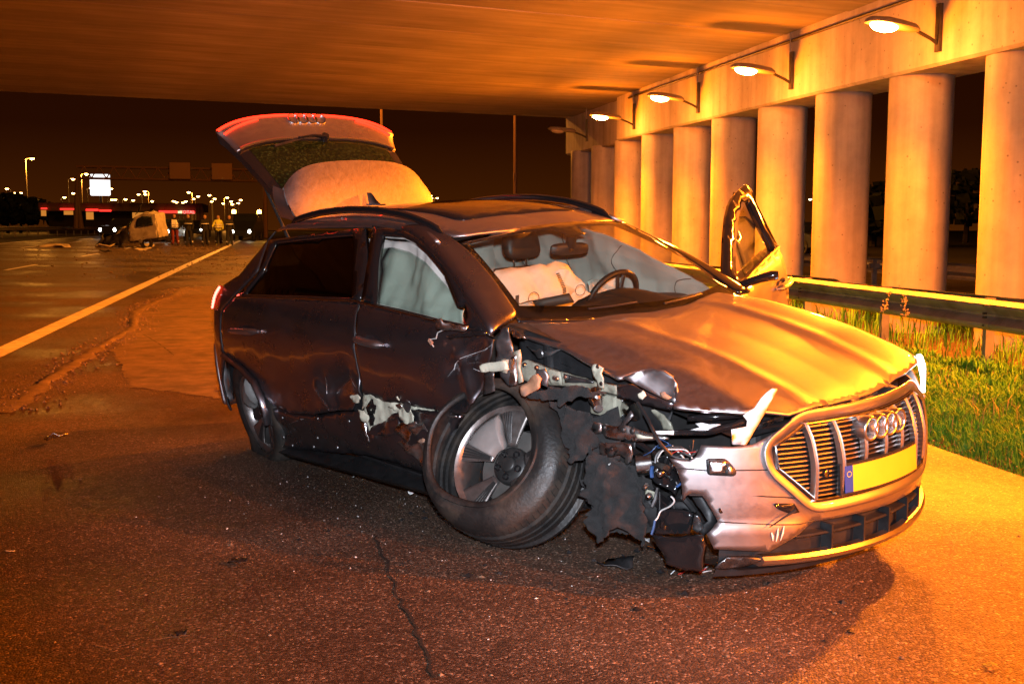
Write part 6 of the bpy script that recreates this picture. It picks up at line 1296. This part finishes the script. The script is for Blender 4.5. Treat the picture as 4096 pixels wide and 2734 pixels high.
# people around the second wreck
def person(px, h, label, top, legs, pose=0, vest=None, face=0):
    p = V(px); g = G(p.x, p.y); r = empty('person', (p.x, p.y, g), (0,0,face)); tag(r, label, 'person', 'people standing by the van wreck'); k = h/1.8
    J = {'pel':(0,0,.95),'ch':(0,.02,1.28),'nk':(0,.02,1.50),'hd':(0,0,1.62),'ht':(0,0,1.76),'sl':(-.19,.02,1.43),'sr':(.19,.02,1.43),'el':(-.27-.05*pose,.0,1.15),'er':(.27,.05,1.15),'hl':(-.22-.12*pose,-.12-.1*pose,.95+.15*pose),'hr':(.25,-.08,.92),'kl':(-.11,-.02,.50),'kr':(.12,.03,.50),'al':(-.13,.0,.09),'ar':(.15,.06,.09),'tl':(-.14,-.17,.03),'tr':(.16,-.11,.03),'hpl':(-.10,0,.90),'hpr':(.10,0,.90)}
    E_ = [('pel','ch'),('ch','nk'),('nk','hd'),('hd','ht'),('ch','sl'),('ch','sr'),('sl','el'),('sr','er'),('el','hl'),('er','hr'),('pel','hpl'),('pel','hpr'),('hpl','kl'),('hpr','kr'),('kl','al'),('kr','ar'),('al','tl'),('ar','tr')]
    RR = {'pel':.15,'ch':.165,'nk':.065,'hd':.10,'ht':.08,'sl':.085,'sr':.085,'el':.06,'er':.06,'hl':.042,'hr':.042,'kl':.075,'kr':.075,'al':.055,'ar':.055,'tl':.045,'tr':.045,'hpl':.11,'hpr':.11}
    ks = list(J); me = bpy.data.meshes.new('body'); me.from_pydata([V(J[q])*k for q in ks], [(ks.index(a), ks.index(b_)) for a, b_ in E_], [])
    o = link('body', me, top, r, False); o.modifiers.new('skin', 'SKIN'); sv = me.skin_vertices[0].data
    for i, q in enumerate(ks): sv[i].radius = (RR[q]*k*(1.15 if q in ('ch','pel') else 1), RR[q]*k*(.8 if q in ('ch','pel') else 1)); sv[i].use_root = (q == 'pel')
    s_ = o.modifiers.new('sub', 'SUBSURF'); s_.levels = 1; s_.render_levels = 1
    for s, K in ((-1,'l'), (1,'r')):
        m = MB(); m.tube([V(J['hp'+K])*k, V(J['k'+K])*k, V(J['a'+K])*k], [.115*k,.092*k,.085*k], 10); m.build('trouser_leg', legs, r, smoothf=True)
        m = MB(); m.tube([V(J['a'+K])*k+V((0,0,.12*k)), V(J['a'+K])*k+V((0,0,.19*k))], .092*k, 10); m.build('ankle_strip', 'reflective', r, smoothf=True)
    m = MB(); m.lathe([(.02,-.12),(.07,-.10),(.098,-.03),(.10,.03),(.085,.09),(.04,.125),(0,.13)], 14, Matrix.Translation(V((0,-.005,1.66))*k) @ Matrix.Scale(k, 4)); hd_ = m.build('head', 'skin', r, smoothf=True)
    m = MB(); m.lathe([(.103,.0),(.105,.05),(.088,.10),(.04,.138),(0,.142)], 14, Matrix.Translation(V((0,.012,1.66))*k) @ Matrix.Scale(k, 4)); m.build('hair', 'hair', hd_, smoothf=True)
    if vest:
        m = MB(); NN = 20
        for z, rx, ry in ((1.00,.205,.15),(1.15,.21,.155),(1.30,.215,.165),(1.42,.20,.15),(1.47,.14,.11)):
            for i in range(NN): t = 2*pi*i/NN; m.v.append((rx*k*cos(t), (.02+ry*sin(t))*k, z*k))
        m.f += [(j*NN+i, j*NN+(i+1) % NN, (j+1)*NN+(i+1) % NN, (j+1)*NN+i) for j in range(4) for i in range(NN)]; m.build('vest', vest, r, smoothf=True)
        for z in (1.08,1.22):
            m = MB(); m.tube([((.222*cos(t))*k, (.02+.172*sin(t))*k, z*k) for t in [2*pi*i/20 for i in range(21)]], .03*k, 6, cap=False, flat=1); m.build('reflective_band', 'reflective', r, smoothf=True)
        for s in (-1, 1):
            m = MB(); m.tube([V((s*.10,-.17,1.05))*k, V((s*.11,-.165,1.30))*k, V((s*.12,-.06,1.485))*k], .028*k, 6, flat=.4); m.build('reflective_band', 'reflective', r, smoothf=True)
    else:
        m = MB(); m.tube([((.225*cos(t))*k, (.02+.175*sin(t))*k, 1.27*k) for t in [2*pi*i/20 for i in range(21)]], .022*k, 6, cap=False); m.build('reflective_band', 'reflective', r, smoothf=True)
PPL = [(1495,'person in white vest and dark red trousers beside the van wreck','cloth_dark','cloth_red',0,'reflective'),(1613,'person in dark uniform with a pale chest band, second from the left','cloth_dark','cloth_dark',0,None),(1755,'person in plain dark clothes, standing left of the yellow vest','cloth_dark','cloth_dark',0,0),(1868,'person in bright yellow vest with reflective bands','vest_yellow','cloth_dark',1,'vest_yellow'),(1962,'person in dark clothes at the right end of the group','cloth_dark','cloth_dark',0,0)]
PX = [(-6.313,66.000,0.702), (-5.449,65.000,0.644), (-4.586,66.000,0.629), (-3.941,68.000,0.743), (-3.241,67.000,0.752)]
for (px, lab, tp, lg, po, ve), p in zip(PPL, PX): person(p, 1.83, lab, tp, lg, po, ve if ve else None, random.Random(px).uniform(-.6,.6))
# crushed white van
vp = V((-7.025,60.000,0.777)); vg = G(vp.x, vp.y); van = empty('wrecked_van', (vp.x, vp.y, vg), (radians(3), radians(-6), radians(-12))); tag(van, 'crushed white van with its front torn away, standing across the far lane', 'van')
def vs_(nm, pts, m_, **k): return sheet(nm, [V(p) for p in pts], m_, van, k.get('h', .12), k.get('amp', .04), k.get('fr', 2.5), k.get('th', .03), k.get('jag', .02), k.get('seed', 1), k.get('bulge', 0))
vs_('cab_side', [(-.75,-.8,.45),(.75,-.8,.5),(.80,-.78,1.15),(.78,-.7,1.75),(.2,-.68,1.85),(-.35,-.7,1.65),(-.72,-.78,1.15)], 'van_white', seed=2)
vs_('side_window', [(-.30,-.83,1.15),(.62,-.83,1.17),(.60,-.76,1.62),(.1,-.75,1.70),(-.2,-.77,1.55)], 'far_glass', amp=.01, seed=3)
vs_('rear_panel', [(.80,-.78,.5),(.85,.7,.5),(.83,.65,1.75),(.79,-.68,1.75)], 'van_white', seed=4)
vs_('cab_roof', [(.2,-.68,1.85),(.78,-.68,1.76),(.82,.6,1.76),(.1,.6,1.85),(-.4,.5,1.66),(-.35,-.65,1.66)], 'van_white', amp=.10, seed=5)
vs_('crushed_front', [(-2.2,-.7,.35),(-1.2,-.85,.30),(-.7,-.8,.5),(-.75,-.75,1.1),(-1.3,-.6,.95),(-2.0,-.5,.85)], 'dark_steel', amp=.18, seed=6, jag=.06)
vs_('crushed_front', [(-2.3,-.3,.4),(-1.5,-.5,.9),(-.9,-.5,1.2),(-.8,.3,1.2),(-1.6,.4,.8),(-2.4,.3,.5)], 'van_white', amp=.16, seed=7, jag=.06)
vs_('torn_bonnet', [(-.4,-.3,1.8),(-.15,-.35,2.0),(.0,-.3,2.3),(-.1,-.2,2.3),(-.3,-.2,2.0)], 'dark_steel', amp=.06, seed=8, h=.06)
vs_('torn_bumper', [(-2.9,-.6,.1),(-2.4,-.7,.6),(-2.1,-.6,1.0),(-2.2,-.55,.5),(-2.6,-.5,.05)], 'dark_steel', amp=.12, seed=9, jag=.05)
MB().box((0,-.05,.5), (1.5,1.35,.28)).build('chassis', 'dark_steel', van)
for x in (-1.55, .1): MB().lathe([(.18,-.1),(.30,-.11),(.33,-.06),(.33,.06),(.30,.11),(.18,.1)], 20, Matrix.Translation((x,-.72,.28)) @ Matrix.Rotation(pi/2, 4, 'X')).build('wheel', 'rubber', van, smoothf=True)
MB().lathe([(0,.03),(.09,.02),(.11,0)], 12, Matrix.Translation((-.15,-.86,.42)) @ Matrix.Rotation(pi/2, 4, 'X')).build('fog_lamp', 'caliper_white', van)
# vehicles behind
def far_car(px, col, label, lights, rz=0, z=None, beacons=(), tall=1.0):
    p = V(px); g = G(p.x, p.y); r = empty('parked_vehicle', (p.x, p.y, g), (0,0,rz)); tag(r, label, 'vehicle')
    prof = [(-2.1,.35),(-2.15,.75),(-1.9,.95),(-1.0,1.02*tall),(-.45,1.5*tall),(1.2,1.5*tall),(1.9,1.1*tall),(2.1,1.0),(2.15,.4)]
    m = MB(); n_ = len(prof); ys_ = [-.85,-.80,.80,.85]
    for q, yy in enumerate((-.86,-.78,.78,.86)):
        for a, b_ in prof: m.v.append((a*(.97 if q in (0,3) else 1), yy, b_-(.05 if q in (0,3) else 0)))
    for q in range(3): m.f += [(q*n_+i, (q+1)*n_+i, (q+1)*n_+(i+1) % n_, q*n_+(i+1) % n_) for i in range(n_)]
    m.f += [tuple(range(n_)), tuple(3*n_+i for i in range(n_))[::-1]]; m.build('body', col, r, smoothf=True, auto=30)
    MB().grid(lambda u, v: (-.97+.5*v-.01, -.66+1.32*u, 1.06*tall+.40*tall*v), 4, 3).build('windscreen', 'far_glass', r)
    for s in (-1, 1):
        MB().grid(lambda u, v: (-.55+1.6*u, s*.872, 1.05*tall+.36*tall*v), 3, 2).build('side_window', 'far_glass', r)
        for x in (-1.35, 1.35): MB().lathe([(.15,-.1),(.31,-.11),(.33,0),(.31,.11),(.15,.1)], 18, Matrix.Translation((x, s*.78, .33)) @ Matrix.Rotation(pi/2, 4, 'X')).build('wheel', 'rubber', r, smoothf=True)
        if lights: MB().lathe([(0,.05),(.10,.04),(.13,0)], 12, Matrix.Translation((-2.12, s*.62, .68)) @ Matrix.Rotation(-pi/2, 4, 'Y')).build('headlamp', 'far_head', r)
        if not lights: MB().box((2.13, s*.66, .85), (.08,.25,.14)).build('tail_light', 'far_tail', r)
    for bx, by in beacons: MB().lathe([(.14,0),(.16,.10),(.12,.24),(0,.28)], 12, Matrix.Translation((bx, by, 1.5*tall+.02))).build('beacon', 'far_amber', r, smoothf=True)
    return r
far_car((-7.671,76.000,1.097), 'car_blue', 'blue car with lit headlamps behind the van wreck', True, radians(78))
far_car((-7.574,100.000,1.283), 'car_dark', 'dark car with lit headlamps behind the uniformed people', True, radians(86))
far_car((-11.153,82.000,1.280), 'car_dark', 'dark car with lit headlamps left of the van wreck', True, radians(60))
far_car((-2.768,84.000,1.403), 'car_dark', 'recovery truck with two amber beacons near the tailgate', True, radians(80), beacons=((0,-.95),(0,.95)), tall=1.35)
far_car((24.825,48.000,0.299), 'car_dark', 'dark car with yellow plate passing behind the columns', False, radians(90))
p = V((23.938,46.000,0.517)); 
# loose wreckage in the far lanes
mat('scrap_pale', (.5,.42,.30), .6, var=.2); 
def scrap(px, s, label, m_, seed, flat=.35, grp='loose wreckage on the road'):
    p = V(px); rnd = random.Random(seed); pts = []
    n_ = rnd.randint(5, 8)
    for i in range(n_):
        a = 2*pi*i/n_; r_ = s*rnd.uniform(.5, 1.1); pts.append((r_*cos(a), r_*sin(a)*.7, s*flat*rnd.uniform(.05, 1)))
    o = sheet('wreck_fragment', pts, m_, None, s*.3, s*.25, 2.2/s*.6, s*.06, s*.08, seed); o.location = (p.x, p.y, G(p.x, p.y)+.01); tag(o, label, 'fragment', grp, 'thing'); return o
scrap((-9.050,58.162,0.584), .62, 'pale crumpled panel lying left of the van wreck', 'scrap_pale', 1); scrap((-7.480,62.262,0.590), .8, 'flat pale panel lying under the van wreck', 'scrap_pale', 2, .1); scrap((-11.429,58.252,0.632), .9, 'torn pale strip on the far left lane', 'scrap_pale', 3, .2); scrap((-7.766,50.170,0.486), .4, 'small dark scrap in the middle lane', 'black_plastic', 4); scrap((-6.773,54.519,0.505), .5, 'low pale scrap right of the middle lane', 'scrap_pale', 5, .2)
# pieces around the near wreck
r1 = scrap((-1.590,7.825,0.016), .085, 'crumpled shiny metal scrap alone on the wet road at left', 'torn_metal', 11, .9, 'small pieces near the crashed car')
scrap((-0.224,4.800,-0.001), .055, 'small black broken piece on the asphalt below the sill', 'black_plastic', 12, .5, 'small pieces near the crashed car'); scrap((-0.400,3.967,-0.001), .03, 'tiny black lump near the bottom edge of the picture', 'black_plastic', 13, .6, 'small pieces near the crashed car'); scrap((-1.275,5.193,-0.001), .03, 'tiny pale chip at the left edge of the picture', 'white_plastic', 14, .4, 'small pieces near the crashed car')
scrap((0.676,5.882,-0.000), .035, 'small white chip left of the burst tyre', 'white_plastic', 15, .8, 'small pieces near the crashed car'); scrap((1.642,4.757,-0.001), .055, 'white torn scrap under the hanging felt', 'white_plastic', 16, .7, 'small pieces near the crashed car'); scrap((1.390,4.412,-0.001), .10, 'long black splinter in front of the hanging felt', 'black_plastic', 17, .3, 'small pieces near the crashed car'); scrap((1.654,4.584,-0.001), .07, 'black plastic sliver beside the torn box', 'gloss_black', 18, .3, 'small pieces near the crashed car'); scrap((2.330,3.110,-0.001), .03, 'tiny yellow chip at lower right on the asphalt', 'grass_dry', 19, .3, 'small pieces near the crashed car')
scrap((1.333,5.141,-0.001), .03, 'small bright nut behind the burst tyre', 'torn_metal', 20, .9, 'small pieces near the crashed car')
rr_ = empty('wire_offcut', V((1.682,4.288,-0.001))); tag(rr_, 'tangle of coloured wire ends on the ground below the bumper', 'wires')
rnd = random.Random(5)
for i in range(9):
    a = rnd.uniform(-.3,.3); L0 = rnd.uniform(.05,.13); x0 = rnd.uniform(-.12,.10); y0 = rnd.uniform(-.03,.03); m = MB(); m.tube([(x0, y0, .006), (x0+L0*.5*cos(a), y0+L0*.5*sin(a), rnd.uniform(.008,.03)), (x0+L0*cos(a+.5), y0+L0*sin(a+.5), .006)], .003, 5); m.build('wire', ['wire_red','wire_white','black_plastic','grey_metal'][i % 4], rr_, smoothf=True)
# white lamp-cover shard standing in the bumper
sh_ = sheet('plastic_shard', [CAR_R @ V(p)+CAR_O for p in [(2.260,-0.626,0.980), (2.260,-0.597,0.974), (2.220,-0.634,0.868), (2.170,-0.666,0.753), (2.160,-0.738,0.766), (2.170,-0.756,0.828), (2.190,-0.690,0.832), (2.200,-0.700,0.858), (2.200,-0.724,0.882), (2.210,-0.702,0.897), (2.220,-0.680,0.907), (2.240,-0.666,0.945)]], 'white_plastic', None, .03, .002, 5, .006)
tag(sh_, 'tall white plastic shard stuck upright behind the bumper', 'shard')
